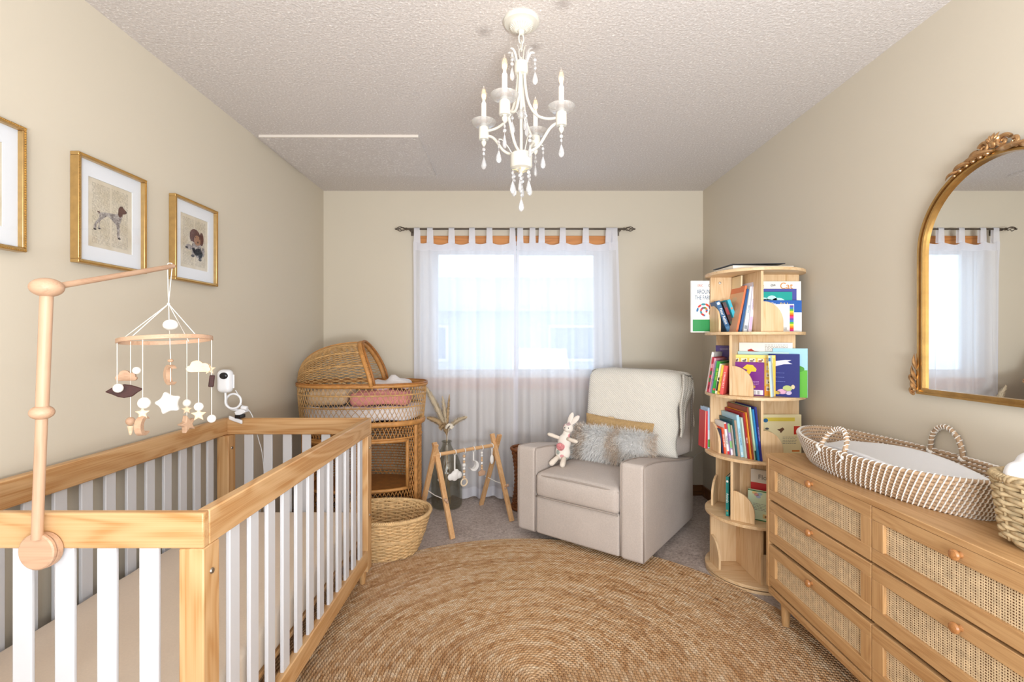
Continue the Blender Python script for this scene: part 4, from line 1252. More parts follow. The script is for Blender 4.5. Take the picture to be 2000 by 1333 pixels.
b = B(); b.box(-.272, .272, -.40, .36, .07, .28); obj('seat_base', b, plain('dark_underside', '#4A4340', .9), rec)
b = B(); b.lathe([(0, 0.012), (.30, .012), (.30, .035), (.26, .04), (.26, .075), (0, .075)], 40); obj('swivel_base', b, plain('base_black', '#2A2624', .5), rec)
def backf(p):
    x, y, z = p
    # narrower between the arms, reclined, crowned
    k = .275+(.370-.275)*sstep(.43, .50, z)
    x = x*(k/.370)+.047*sstep(.43, .50, z)
    if z > .43: x = .047+(x-.047)*(1-.14*(1-sstep(.18, .37, p[1]))*sstep(.43, .52, z))
    y = y+(z-.40)*.130
    if p[1] > .30: y -= .045*sstep(.62, 1.0, p[2])
    f = max(0, 1-abs((x-.035)/.37)**4)*max(0, 1-abs((z-.70)/.36)**4)
    if p[1] < .2: y -= .022*f
    z = z-.03*max(0, abs(p[0]/.370)-.55)*max(0, (z-.9)/.12)
    return Vector((x, y, z))
BC, BH = (0, .276, .69), (.370, .105, .335)
b = B(); b.rbox(BC, BH, .055, 12, fn=backf); bk = obj('backrest', b, M_LINEN, rec, smooth=180)
b = B(); pts = []
for z in [.50+.50*i/16 for i in range(17)]: pts.append(tuple(backf(Vector((.360, .276+.095, z)))+Vector((.006, .002, 0))))
b.tube(pts, .0042, 6); obj('piping', b, M_PIPE, bk, smooth=180)

# cream throw over the back
M_THROW = bpy.data.materials.new('throw_cream'); t = Nt(M_THROW)
v = t.coord(); wv = t.n('ShaderNodeTexWave', i_Scale=38.0, i_Distortion=1.5); wv.wave_profile = 'SIN'; wv.bands_direction = 'DIAGONAL'
wv.inputs['Detail'].default_value = 1; t.l(v, wv.inputs['Vector'])
bb = t.bsdf(t.ramp(wv.outputs['Fac'], [(0, lin('#DCD5CA')), (1, lin('#F7F3EC'))]), .95); t.bump(bb, wv.outputs['Fac'], .5, .003)
thr = thing('throw_blanket', 'cream ribbed throw blanket draped over the back of the recliner', 'blanket', (RCX, RCY, .5), RRZ)
G = .014
def thr_keep(side_w, zlow):
    def k(x, y, z):
        fx, fy, fz = x/(BH[0]+G), y/(BH[1]+G), z/(BH[2]+G)
        if fz < -.999: return False
        if fx < -.999: return False
        if fx > .999: return fz > -.62 and fy < -.88+.45*max(0, (fz+.6)/1.6)**2
        if fy > .999: return fz > -.1
        return fz > zlow
    return k
def thr_fn(p):
    q = backf(p); x, y, z = q
    if p[0] > BH[0]-.01: x += .006*sin(30*z)+.006
    y += .0025*sin(16*x+3*z)*(1 if p[1] < .25 else 0)
    return Vector((x, y, z-.5))
b = B(); b.rbox((0, .276, .69), (BH[0]+G, BH[1]+G, BH[2]+G), .06, 20, fn=thr_fn, keep=thr_keep(-.25, -.55))
obj('cloth', b, M_THROW, thr, smooth=180, solid=.006)
b = B()
def fold(u, v):   # doubled layer hanging down the right edge of the back
    z = 1.020-.40*v-.0*u
    w = .09*(1-.8*v**1.2)
    p = backf(Vector((.370, .276-.105+w*u, min(z, 1.0))))
    return (p[0]+.034+.006*sin(9*v)+.006*sin(14*u), p[1], z-.5-.02*u*(1-v)+.0)
b.grid(fold, 8, 24); obj('side_fold', b, M_THROW, thr, smooth=180, solid=.007)
b = B()
def fold2(u, v):
    z = 1.012-.34*v
    w = .13*(1-.85*v**1.1)
    p = backf(Vector((.370, .276-.09+w*u, min(z, 1.0))))
    return (p[0]+.024+.005*sin(7*v+1), p[1], z-.5-.05*u*u*(1-v))
b.grid(fold2, 8, 24); obj('side_fold', b, M_THROW, thr, smooth=180, solid=.006)

# pillows and the bunny doll
def chair_w(x, y, z): return MW[rec.name] @ Vector((x, y, z))
def pillow(name, label, c, w, h, d, lean, mat, puff=.9, skew=0):
    t = thing(name, label, 'cushion', tuple(chair_w(*c)), rot=(lean, 0, RRZ))
    b = B()
    nu, nv = 26, 16
    def side(sg):
        def P(u, v):
            x, z = 2*u-1, 2*v-1
            k = max(0, (1-abs(x)**2.6))**.55*max(0, (1-abs(z)**2.6))**.55
            pin = 1-.06*(1-abs(x)**2)*abs(z)**6
            return (x*w/2*(1-.04*(1-z*z)*abs(x)**8), sg*d/2*k*puff, z*h/2*pin+skew*x)
        return P
    b.grid(side(-1), nu, nv); o = len(b.v); b.grid(side(1), nu, nv); b.f[len(b.f)//2:] = [f[::-1] for f in b.f[len(b.f)//2:]]
    obj('cover', b, mat, t, smooth=180)
    return t
M_BURLAP = fabric('burlap', '#C4A272', .95, 220, .8, .14)
bp = pillow('burlap_pillow', 'tan burlap lumbar pillow peeking out behind the fur pillow on the recliner', (.0, .12, .590), .50, .25, .09, -.22, M_BURLAP, 1, -.012)
b = B(); b.box(-.075, -.035, -.003, .003, .118, .128); obj('sewn_tag', b, plain('tag_tan', '#D8BE98', .9), bp)

def fur_mat():
    m = bpy.data.materials.new('fur_stripes'); t = Nt(m)
    tc = t.n('ShaderNodeTexCoord'); sp = t.n('ShaderNodeSeparateXYZ'); t.l(tc.outputs['Object'], sp.inputs[0])
    n = t.noise(tc.outputs['Object'], 9, 3, .6); n2 = t.noise(t.coord((60, 60, 14)), 3, 3, .7)
    s = t.math('SINE', t.math('ADD', t.math('MULTIPLY', sp.outputs[0], 24.0), t.math('ADD', t.math('MULTIPLY', n, 5.0), 1.1)))
    f = t.math('ADD', t.math('MULTIPLY', s, .17), t.math('ADD', t.math('MULTIPLY', n2, .75), .12))
    t.bsdf(t.ramp(f, [(.10, lin('#B5A89E')), (.27, lin('#E0C6AC')), (.40, lin('#F4EFEA')), (.6, lin('#FFFEFD'))]), .9); return m
M_FUR = fur_mat()
fp = pillow('fur_pillow', 'long grey and tan striped faux fur lumbar pillow on the recliner seat', (.015, -.005, .552), .57, .215, .16, -.16, M_FUR)
rr = random.Random(5); b = B()
for i in range(17000):
    x, z = rr.uniform(-1, 1), rr.uniform(-1, 1); sg = -1 if rr.random() < .8 else 1
    k = max(0, (1-abs(x)**2.6))**.55*max(0, (1-abs(z)**2.6))**.55
    p = Vector((x*.285, sg*.08*k*.9, z*.1075))
    nrm = Vector((x*abs(x)**3*1.2, sg*(.25+k), z*abs(z)**2*1.1)).normalized()
    L = rr.uniform(.028, .052)
    dr = (nrm*.55+Vector((rr.gauss(.25, .35), sg*.0, rr.gauss(-.35, .40)))).normalized()
    s_ = dr.cross(nrm)
    if s_.length < 1e-3: s_ = Vector((1, 0, 0))
    s_ = s_.normalized()*.0011
    m_ = p+(nrm*.7+dr*.5)*L*.5; e = m_+(dr+Vector((0, 0, -.25)))*L*.55
    b.add([p-s_, p+s_, m_+s_, m_-s_, e], [(0, 1, 2, 3), (3, 2, 4)])
obj('fur', b, M_FUR, fp, smooth=180, kind='stuff')

def floral_mat():
    m = bpy.data.materials.new('floral_cotton'); t = Nt(m)
    v = t.coord(); vo = t.n('ShaderNodeTexVoronoi', i_Scale=26.0); t.l(v, vo.inputs['Vector'])
    n = t.noise(v, 90, 3); d = t.math('ADD', vo.outputs['Distance'], t.math('MULTIPLY', n, .18))
    sep = t.n('ShaderNodeSeparateColor'); t.l(vo.outputs['Color'], sep.inputs[0])
    dotc = t.ramp(sep.outputs[0], [(.0, lin('#E39AA0')), (.4, lin('#E7A9AC')), (.55, lin('#B5BDAE')), (.8, lin('#9AA0A4')), (1, lin('#E2A9AC'))])
    f = t.math('LESS_THAN', d, .42)
    t.bsdf(t.mix(f, lin('#F2EAE2'), dotc), .9); return m
BUNS = 1.28
bun = thing('bunny_doll', 'floppy floral cotton bunny doll sitting against the left recliner arm', 'doll', tuple(chair_w(-.225, -.235, .445)), RRZ+.15)
M_FLOR = floral_mat(); M_COTT = fabric('cotton_cream', '#EFE3D5', .95, 500, .3, .04)
def blob(name, els, mat, par, vox=.004):
    b = B()
    for c, r, m in els: b.ball(c, r, 16, 10, m)
    return obj(name, b, mat, par, smooth=180, remesh=vox)
RTY = lambda a: Matrix.Rotation(a, 3, 'Y')
blob('body', [((.005, .01, .055), (.040, .030, .045), RTY(.1)), ((.012, .014, .105), (.036, .026, .045), RTY(.15)), ((.022, .018, .150), (.020, .016, .022), None)], M_FLOR, bun)
b = B(); b.ball((.004, -.020, .088), (.021, .008, .020), 14, 8); b.ball((-.006, -.022, .095), (.010, .009, .010), 10, 6); b.ball((.012, -.023, .083), (.010, .009, .010), 10, 6)
obj('rose_patch', b, plain('rose_print', '#DE8F93', .9, vary=.35, vscale=160), bun)
blob('head', [((.030, .022, .178), (.027, .022, .026), None), ((.030, .006, .172), (.014, .012, .012), None)], M_FLOR, bun)
for a, x in ((.35, .042), (.75, .056)):
    p0 = Vector((.034+(.006 if a > .5 else -.006), .026, .195)); d = Vector((sin(a), .1, cos(a)))
    b = B(); b.tube([p0+d*q for q in (0, .012, .03, .048, .060, .066)], [.006, .010, .0135, .0125, .008, .002], 12, flat=.45, up=(1, 0, 0)); obj('ear', b, M_FLOR, bun, smooth=180)
for sg in (-1, 1):
    b = B(); s0 = Vector((.012+sg*.022, .0, .128)); d = Vector((sg*.95, -.25, .30 if sg < 0 else -.12)).normalized()
    b.tube([s0, s0+d*.02, s0+d*.04, s0+d*.056, s0+d*.063], [.0085, .0095, .010, .009, .003], 12); obj('arm', b, M_COTT, bun, smooth=180)
    b = B(); s0 = Vector((.003+sg*.016, -.005, .034)); d = Vector((sg*.22-.05, -.80, -.42)).normalized()
    b.tube([s0, s0+d*.02, s0+d*.045, s0+d*.062, s0+d*.070], [.011, .0125, .014, .013, .004], 12); obj('leg', b, M_COTT, bun, smooth=180)
b = B()
for x in (.020, .040): b.ball((x, -.0005, .182), .0026, 8, 6)
obj('eyes', b, M_PLK, bun)
bun.scale = (BUNS, BUNS, BUNS)
# ------------------------------------------------------------------ revolving bookcase
BKX, BKY = 1.304, 2.56
bk_ = thing('revolving_bookcase', 'round five-tier revolving bookcase in pale oak veneer by the right wall', 'bookcase', (BKX, BKY, 0))
PALE = ('#E6C9A2', '#CBA06E')
KX, KZ = [wood('pale_veneer', *PALE, a, .45, 1.6) for a in 'xz']
RB = .24; TH = .015
tops = [.036, .330, .649, .964, 1.287, 1.603]      # upper faces of the base and the shelves
PHI = [0, -.66, 0, -.69, 0]                         # turn of each tier, from the bottom
b = B(); b.lathe([(0, 0.001), (RB-.003, .001), (RB-.003, .0145), (0, .0145)], 64); obj('turntable', b, KX, bk_, bevel=.001)
b = B(); b.lathe([(0, .0148), (RB-.012, .0148), (RB-.012, .0207), (0, .0207)], 48); obj('bearing', b, plain('bearing_dark', '#3B332C', .6), bk_)
for z in tops:
    b = B(); b.lathe([(0, z-TH), (RB, z-TH), (RB, z), (0, z)], 72); obj('shelf', b, KX, bk_, bevel=.0012)
AA, LL, PT = .060, .205, .013
def arcpanel(w, h):
    o = [(0, 0), (w, 0), (w, h*.30)]
    o += [(w*.0+w*cos(a), h*.30+h*.70*sin(a)) for a in [PI/2*i/14 for i in range(1, 15)]]
    return o
M_DOWEL = plain('cam_cover', '#C9C2B8', .35, Metallic=.6)
for k in range(5):
    z0, z1 = tops[k]+.0003, tops[k+1]-TH-.0003
    for q in range(4):
        m = Matrix.Rotation(PHI[k]+q*PI/2, 4, 'Z')
        b = B(); b.box(-LL, AA-PT/2-.0003, AA-PT/2, AA+PT/2, z0, z1, m); obj('divider', b, KZ, bk_, bevel=.001)
        # quarter-round stop standing at the divider's outer end
        h = .150
        pm = m @ Matrix.Translation((-LL+.0005, AA-PT/2-.0004, z0)) @ Matrix(((0, 0, 1, 0), (-1, 0, 0, 0), (0, 1, 0, 0), (0, 0, 0, 1)))
        if k == 3 and q == 0: continue
        b = B(); b.prism(arcpanel(.098, h), .012, pm); obj('book_stop', b, KZ, bk_, bevel=.001)
        if q == 0 and k == 4:
            for x in (-.155, -.045):
                b = B(); b.lathe([(0, .004), (.006, .003), (.008, 0)], 14, m=m @ Matrix.Translation((x, AA-PT/2, z1-.030)) @ Matrix.Rotation(PI/2, 4, 'X')); obj('cam_cover', b, M_DOWEL, bk_)

# ------------------------------------------------------------------ books
M_PAGES = plain('paper', '#EFE9DD', .85, .3, 700, .0004)
def cov(c, rough=.4): return plain('cover_'+c.strip('#'), c, rough)
SPI = Matrix(((0, 1, 0, 0), (0, 0, -1, 0), (-1, 0, 0, 0), (0, 0, 0, 1)))        # text down the spine
COVP = Matrix(((0, 0, 1, 0), (1, 0, 0, 0), (0, 1, 0, 0), (0, 0, 0, 1)))         # text on the +x cover, reading along +y
COVN = Matrix(((0, 0, -1, 0), (-1, 0, 0, 0), (0, 1, 0, 0), (0, 0, 0, 1)))       # text on the -x cover
WHITE, BLACK = cov('#F7F6F2'), cov('#22222A')
def book(label, tier, x, y, th, d, h, color, rot=0, tilt=0, group=None, dz=0, hard=True, yaw=0):
    """local frame: thickness along x, spine at y=0, fore-edge at y=d"""
    ph = PHI[tier]; m = Matrix.Rotation(ph, 4, 'Z')
    p = m @ Vector((x, y, 0))
    lift = th*sin(tilt) if tilt > 0 else 0
    t = thing('book', label, 'book', (BKX+p.x, BKY+p.y, tops[tier]+.0006+lift+dz), rot=(0, tilt, ph+rot+yaw), group=group)
    c = cov(color); ct = .0016 if th > .006 else .0008
    b = B(); b.box(0, ct, 0, d, 0, h); b.box(th-ct, th, 0, d, 0, h); b.box(ct, th-ct, 0, ct*1.2, 0, h)
    obj('cover', b, c, t, smooth=0)
    e = .003 if hard else .0006
    b = B(); b.box(ct*1.05, th-ct*1.05, ct*1.3, d-e, e, h-e); obj('pages', b, M_PAGES, t, smooth=0)
    t['_th'] = th
    return t, th, d, h
def patch(bk, side, y0, y1, z0, z1, color, name='cover_patch', lift=.0003):
    t, th, d, h = bk; c = color if not isinstance(color, str) else cov(color)
    b = B()
    if side == 'S': b.box(z0*0+y0*th, y1*th, -lift, .0002, z0*h, z1*h)
    elif side == 'P': b.box(th-.0002, th+lift, y0*d, y1*d, z0*h, z1*h)
    else: b.box(-lift, .0002, y0*d, y1*d, z0*h, z1*h)
    return obj(name, b, c, t, smooth=0)
def fig(bk, side, pts, color, name='cover_picture', lift=.0006):
    """flat outline on a cover; u along the reading direction 0..1, v up 0..1"""
    t, th, d, h = bk; c = color if not isinstance(color, str) else cov(color)
    b = B()
    if side == 'P': q = [(th+lift, u*d, v*h) for u, v in pts]
    elif side == 'N': q = [(-lift, (1-u)*d, v*h) for u, v in pts]
    else: q = [(u*th, -lift, v*h) for u, v in pts]
    b.add(q, [tuple(range(len(q)))]); return obj(name, b, c, t, smooth=0)
def word(bk, side, body, u, v, size, mat=None, sx=1, align='CENTER', tilt=0):
    t, th, d, h = bk
    mat = mat or BLACK
    if side == 'S': m = Matrix.Translation((u*th, -.0008, v*h)) @ SPI
    elif side == 'P': m = Matrix.Translation((th+.0009, u*d, v*h)) @ COVP
    else: m = Matrix.Translation((-.0009, (1-u)*d, v*h)) @ COVN
    if tilt: m = m @ Matrix.Rotation(tilt, 4, 'Z')
    return text(t, 'title', body, size, m, mat, sx=sx, align=align)
def lines(bk, side, u0, u1, v0, v1, n, color='#8A867E'):
    t, th, d, h = bk; b = B(); r_ = random.Random(n)
    for i in range(n):
        v = v1-(v1-v0)*i/max(1, n-1); u = u0
        while u < u1-.02:
            w = r_.uniform(.02, .06)
            q = (min(u+w, u1))
            if side == 'P': b.add([(th+.0007, u*d, v*h), (th+.0007, q*d, v*h), (th+.0007, q*d, v*h+.0022), (th+.0007, u*d, v*h+.0022)], [(0, 1, 2, 3)])
            u = q+.012
    obj('text_lines', b, cov(color), t, smooth=0, kind='stuff')
def ysp(x): return -sqrt(max(.0, .238**2-x*x))+.004
GT = ['books in the %s tier of the revolving bookcase' % n for n in ('bottom', 'second', 'third', 'fourth', 'top')]
HP = -PI/2     # covers facing the room: spine to the left

# ---- top tier (4), phi 0
T = 4
bk = book('white farm picture book with patchwork bird sticking out left of top tier', T, -.305, .085, .012, .22, .284, '#F6F4F0', HP, group=GT[4])
word(bk, 'P', 'ERIC', .16, .905, .019, cov('#C8362E'), .8, 'LEFT'); word(bk, 'P', 'CARLE', .42, .905, .019, cov('#2D2A33'), .8, 'LEFT')
word(bk, 'P', 'AROUND', .14, .785, .033, cov('#24557F'), .62, 'LEFT'); word(bk, 'P', 'THE FARM', .09, .670, .033, cov('#24557F'), .62, 'LEFT')
patch(bk, 'P', .04, 1.0, .02, .25, '#1E8A48', 'green_field')
CR = ['#C8362E', '#2F6DA0', '#E07A26', '#3B7F45', '#7A3B6E', '#D9482F', '#2A8796']
for i in range(16):
    a = i*.62; rr_ = .06+.011*i
    cu, cv = .34+rr_*.9*cos(a)*.9, .42+rr_*.62*sin(a)
    fig(bk, 'P', [(cu+.055*cos(a+1.4)*cos(t_)-.026*sin(a+1.4)*sin(t_), cv+(.055*sin(a+1.4)*cos(t_)+.026*cos(a+1.4)*sin(t_))*.8) for t_ in [2*PI*j/12 for j in range(12)]], CR[i % 7], 'feather', .0005+.00004*i)
fig(bk, 'P', ell(.40, .33, .05, .06), '#F2EEE8', 'bird_head', .0013)
bk = book('navy board book leaning left at the left end of the top tier', T, -.150, -.022, .024, .070, .172, '#2B5A86', 0, -.37, GT[4])
word(bk, 'S', 'Peter Rabbit', .5, .50, .021, WHITE, .85); patch(bk, 'S', .2, .8, .88, .96, '#DDE8EE', 'spine_emblem'); patch(bk, 'S', .15, .85, .03, .16, '#4F7FA8', 'spine_emblem')
bk = book('dark maroon and green board book leaning beside the navy one', T, -.120, -.030, .018, .075, .165, '#3E2A2C', 0, -.36, GT[4])
patch(bk, 'S', .1, .9, .58, .82, '#8E2B2E', 'spine_panel'); patch(bk, 'S', .1, .9, .05, .35, '#2F4A35', 'spine_panel')
bk = book('turquoise board book leaning left in the middle of the top tier', T, -.098, -.040, .016, .085, .178, '#3FB6CF', 0, -.34, GT[4])
word(bk, 'S', 'FOREST', .5, .45, .011, cov('#1F6A88')); patch(bk, 'S', .25, .8, .06, .12, '#E8C65A', 'spine_emblem'); patch(bk, 'S', .25, .75, .70, .76, '#D98A5A', 'spine_emblem')
bk = book('peach and orange picture book leaning right with its front cover showing', T, -.140, -.100, .010, .150, .242, '#E8B48E', 0, .20, GT[4])
patch(bk, 'N', .0, 1, .86, 1, '#DE7E58', 'cover_band'); patch(bk, 'S', 0, 1, 0, 1, '#E27B4E', 'spine_strip')
fig(bk, 'N', ell(.35, .25, .2, .08), '#D79A8C'); fig(bk, 'N', ell(.6, .55, .22, .10), '#E2A888'); fig(bk, 'N', ell(.4, .72, .18, .06), '#DDBFA0')
bk = book('thin deep blue picture book leaning right behind the peach one', T, -.1265, -.110, .011, .16, .222, '#23578F', 0, .18, GT[4])
bk = book('pale silver and white picture book leaning right in the top tier', T, -.1120, -.120, .018, .165, .232, '#D6DEE2', 0, .155, GT[4])
patch(bk, 'S', .1, .9, .06, .14, '#8D939A', 'spine_emblem'); word(bk, 'S', 'BEDTIME', .5, .5, .010, cov('#7C93A8'))
bk = book('white and lilac picture book with a blue spine top leaning on the divider', T, -.0905, -.130, .016, .172, .255, '#E6DEEC', 0, .095, GT[4])
patch(bk, 'S', 0, 1, .90, 1, '#3E86B4', 'spine_top'); word(bk, 'S', 'GOODNIGHT', .5, .55, .009, cov('#8C7FA8')); patch(bk, 'S', .1, .9, .03, .3, '#D9B9DA', 'spine_foot')
bk = book('tall cream picture book reaching up under the top shelf', T, -.098, -.055, .008, .100, .296, '#EBD9B4', 0, .02, GT[4])
bk = book('large white picture book with brown and orange title, back right of top tier', T, -.050, -.0725, .010, .255, .262, '#F1EFEA', HP, group=GT[4])
word(bk, 'P', 'Pete', .13, .915, .034, cov('#8A5A3C')); word(bk, 'P', 'the', .43, .925, .020, BLACK, tilt=.2); word(bk, 'P', 'Cat', .70, .905, .046, cov('#D98B2E'))
patch(bk, 'P', .80, 1, 0, .62, '#BFE3EA', 'cover_side')
bk = book('indigo and purple picture book second from the back right of the top tier', T, -.050, -.086, .008, .225, .222, '#5257A5', HP, group=GT[4])
bk = book('teal board book with a white cloud and pink lettering in the top tier', T, -.048, -.100, .012, .190, .205, '#1FA39A', HP, group=GT[4])
for (cu, cv, ru, rv) in ((.30, .74, .22, .08), (.45, .80, .14, .11), (.62, .76, .18, .09), (.24, .78, .12, .08), (.75, .71, .13, .05)): fig(bk, 'P', ell(cu, cv, ru, rv), '#BFE6E4', 'cloud')
word(bk, 'P', 'CHEERY', .52, .68, .022, cov('#D8728A')); word(bk, 'P', 'Ready to be', .48, .78, .015, cov('#5FA9B8'))
bk = book('blue and white Bible storybook in front of the teal book', T, -.040, -.114, .012, .222, .160, '#2C62B4', HP, group=GT[4])
word(bk, 'P', 'Bible', .62, .86, .028, cov('#F3D36B')); patch(bk, 'P', .10, 1, .0, .62, '#EDF0F6', 'white_cloud'); word(bk, 'P', 'The', .35, .9, .014, WHITE)
bk = book('white board book with a rainbow ribbon edge at the front right of the top tier', T, -.030, -.128, .012, .165, .140, '#F4F2F2', HP, group=GT[4])
for i, c in enumerate(('#D6358E', '#E2432F', '#EE9A2A', '#F2D83B', '#53B04A', '#3A7CC4', '#6B4AA8')*2): patch(bk, 'P', .865, .985, .02+.067*i, .02+.067*(i+1), c, 'rainbow_band', .0004)
patch(bk, 'P', .60, .80, .04, .20, '#E9E6E2', 'barcode_label'); word(bk, 'P', '|||:||', .70, .12, .016)

# ---- fourth tier (3), phi -.64
T = 3
def bayF(lst, tier, x, tilt):
    out = []
    for (label, th, h, c, extra) in lst:
        y = max(-.212, ysp(x+th/2)); d = .040-y
        out.append(book(label, tier, x, y, th, min(d, .20), h, c, 0, tilt, GT[tier])); x += (th+.0012)/cos(tilt)
    return out
L3 = bayF([('tall white spine leaning at the far left of the fourth tier', .012, .218, '#E9E8E6', 0), ('red and green flowered spine second from left in the fourth tier', .014, .190, '#C23A4E', 0),
           ('pink and white spine third from left in the fourth tier', .010, .186, '#E39AB0', 0), ('lavender blue spine fourth from left in the fourth tier', .011, .172, '#8C94B8', 0),
           ('bright green wide spine with a red dot in the fourth tier', .018, .170, '#2F9B3C', 0), ('cream and black spine right of the green one in the fourth tier', .012, .158, '#E9E4C8', 0),
           ('yellow spine in the fourth tier', .014, .152, '#EDC34A', 0), ('coral red spine with white capitals beside the divider in the fourth tier', .016, .150, '#DE5A56', 0)], T, -.212, .155)
for i, bk in enumerate(L3):
    if i == 1:
        for v, c in ((.15, '#8E2238'), (.35, '#3E7A44'), (.55, '#3E7A44'), (.75, '#E9A9B8')): patch(bk, 'S', .1, .9, v-.06, v+.06, c, 'spine_flower')
    if i == 2: word(bk, 'S', 'PRINCESS', .5, .5, .008, WHITE)
    if i == 3: word(bk, 'S', 'LITTLE STAR', .5, .5, .008, cov('#4D5C96'))
    if i == 4: word(bk, 'S', 'ON THE FARM', .5, .60, .012, cov('#F0E25A'), .8); fig(bk, 'S', ell(.5, .12, .36, .035), '#D94B3D', 'spine_dot')
    if i == 5: patch(bk, 'S', .1, .9, .1, .42, '#2A2A28', 'spine_cow'); patch(bk, 'S', .3, .9, .45, .55, '#2A2A28', 'spine_cow')
    if i == 6: word(bk, 'S', 'COLORS', .5, .5, .010, cov('#A86A1E')); patch(bk, 'S', .1, .9, .05, .12, '#B88A2A', 'spine_foot')
    if i == 7: word(bk, 'S', 'E I M A N I A C T', .5, .5, .011, WHITE)
bk = book('tall purple picture book standing behind the leaning fourth tier spines', T, -.205, .0525, .010, .140, .250, '#5B4A8E', HP, group=GT[3])
word(bk, 'P', 'GOOD DOG', .45, .92, .014, cov('#C9BEE2')); fig(bk, 'P', ell(.68, .72, .18, .09), '#C9B23A'); patch(bk, 'P', .1, 1, .0, .60, '#C9CBD8', 'cover_panel'); patch(bk, 'P', .3, .62, .50, .56, '#C4303A', 'cover_panel'); patch(bk, 'P', .62, 1, .48, .60, '#2E8B43', 'cover_panel')
# right-hand bay: covers facing out
bk = book('open white page with a red bird picture rising at the back of the fourth tier', T, -.050, -.0730, .009, .245, .268, '#F2EFEB', HP, group=GT[3])
fig(bk, 'P', [(.17, .86), (.24, .88), (.30, .84), (.40, .83), (.37, .79), (.42, .76), (.38, .72), (.42, .67), (.33, .69), (.26, .66), (.22, .74), (.17, .80)], '#B23028', 'red_bird'); lines(bk, 'P', .50, .92, .70, .95, 12)
bk = book('pale aqua picture book in front of the white page in the fourth tier', T, -.052, -.0865, .012, .235, .222, '#B9D9DA', HP, group=GT[3])
bk = book('light blue and green picture book at the right edge of the fourth tier', T, .110, -.080, .010, .150, .240, '#A9D8EE', HP, group=GT[3])
patch(bk, 'P', .50, 1, 0, .56, '#63B83E', 'grass_panel'); fig(bk, 'P', ell(.7, .58, .22, .07), '#4E9C36', 'tree')
bk = book('navy picture book with a white ribbon and small fairy, fourth tier', T, .094, -.098, .010, .135, .212, '#1F2A78', HP, group=GT[3])
fig(bk, 'P', [(0, .78), (.2, .83), (.55, .86), (.75, .86), (.62, .82), (.78, .77), (.5, .76), (.2, .70), (0, .70)], '#D8D9EA', 'ribbon'); lines(bk, 'P', .15, .55, .35, .55, 3, '#6D79B8')
for (cu, cv, ru, rv, c) in ((.62, .20, .15, .07, '#B7C47A'), (.45, .12, .16, .06, '#D9A7C4'), (.66, .10, .10, .05, '#C8B9D8'), (.30, .09, .10, .04, '#C9B25A'), (.80, .24, .06, .05, '#D9C9A0')): fig(bk, 'P', ell(cu, cv, ru, rv), c, 'fairy')
bk = book('yellow picture book with a grid of little animal drawings', T, -.078, -.112, .016, .205, .205, '#EFC355', HP, group=GT[3])
patch(bk, 'P', .0, 1, .93, 1, '#F0DF86', 'cover_band'); patch(bk, 'P', .70, .98, .02, .25, '#EE9A28', 'cover_band')
r_ = random.Random(9)
for i in range(5):
    for j in range(5):
        cu, cv = .12+.19*i, .86-.17*j
        patch(bk, 'P', cu-.07, cu+.07, cv-.055, cv+.055, '#F0E2C8', 'picture_box', .0005)
        fig(bk, 'P', ell(cu+r_.uniform(-.02, .02), cv-.01, .045, .026, 10), ['#5B4A44', '#8A7A6C', '#B09078', '#6E6A6A', '#A0685A'][(i*3+j) % 5], 'animal', .0008); fig(bk, 'P', ell(cu+.03, cv+.02, .02, .018, 8), '#4A3E3A', 'animal', .0009)
bk = book('purple paperback with a yellow hat figure and a barcode in the fourth tier', T, -.070, -.1305, .012, .150, .168, '#7A2A86', HP, group=GT[3])
fig(bk, 'P', [(.34, .82), (.48, .93), (.66, .92), (.78, .80), (.76, .72), (.62, .72), (.55, .62), (.46, .60), (.44, .70), (.50, .76), (.40, .80)], '#F0C83A', 'yellow_hat'); fig(bk, 'P', [(.46, .62), (.58, .60), (.62, .52), (.54, .46), (.46, .50)], '#E8893A', 'figure')
lines(bk, 'P', .48, .85, .33, .42, 3, '#C9A0CE'); patch(bk, 'P', .50, .62, .22, .30, '#4E9A8E', 'small_square'); patch(bk, 'P', .62, .74, .22, .30, '#D9A04A', 'small_square')
patch(bk, 'P', .46, .98, .03, .17, '#F2EEF0', 'barcode_label'); word(bk, 'P', '|||||| |||', .72, .10, .020)
bk = book('light blue and yellow spine at the right end of the fourth tier row', T, .112, -.166, .012, .058, .205, '#BFD8E0', 0, -.05, GT[3])
patch(bk, 'S', .05, .95, .86, .94, '#2E6FB0', 'spine_emblem'); patch(bk, 'S', 0, .25, 0, 1, '#E8C65A', 'spine_strip')

# ---- third tier (2), phi 0
T = 2
L2_ = [('thin navy spine at the left end of the third tier', .007, .128, '#26345E'), ('red-orange spine with white capitals in the third tier', .011, .136, '#E2542C'),
       ('white spine with black lettering and red ends in the third tier', .013, .166, '#F3F1EE'), ('lilac and green spine in the third tier', .012, .164, '#A98FCB'),
       ('thin taupe spine right of the lilac one in the third tier', .007, .158, '#B9AAA0'), ('dark teal thin spine in the third tier', .008, .188, '#1F5A66'),
       ('striped thin spine in the third tier', .008, .186, '#D9C9B8'), ('light blue spine reading LOVE YOU FOREVER in the third tier', .016, .215, '#A9D3EA'),
       ('mint and white spine in the third tier', .009, .206, '#C5DCD0'), ('dark red spine in the third tier', .009, .232, '#A3222A'),
       ('thin yellow-orange spine in the third tier', .005, .236, '#F2A93A'), ('brick brown spine in the third tier', .009, .262, '#8E3B2C'),
       ('pale green spine with a dark green foot in the third tier', .009, .264, '#BFD9B4'), ('bright blue spine in the third tier', .009, .255, '#2C86C4'),
       ('navy and purple spine leaning on the divider in the third tier', .010, .268, '#2E2F80')]
x = -.184; tl = -.115; LB3 = []
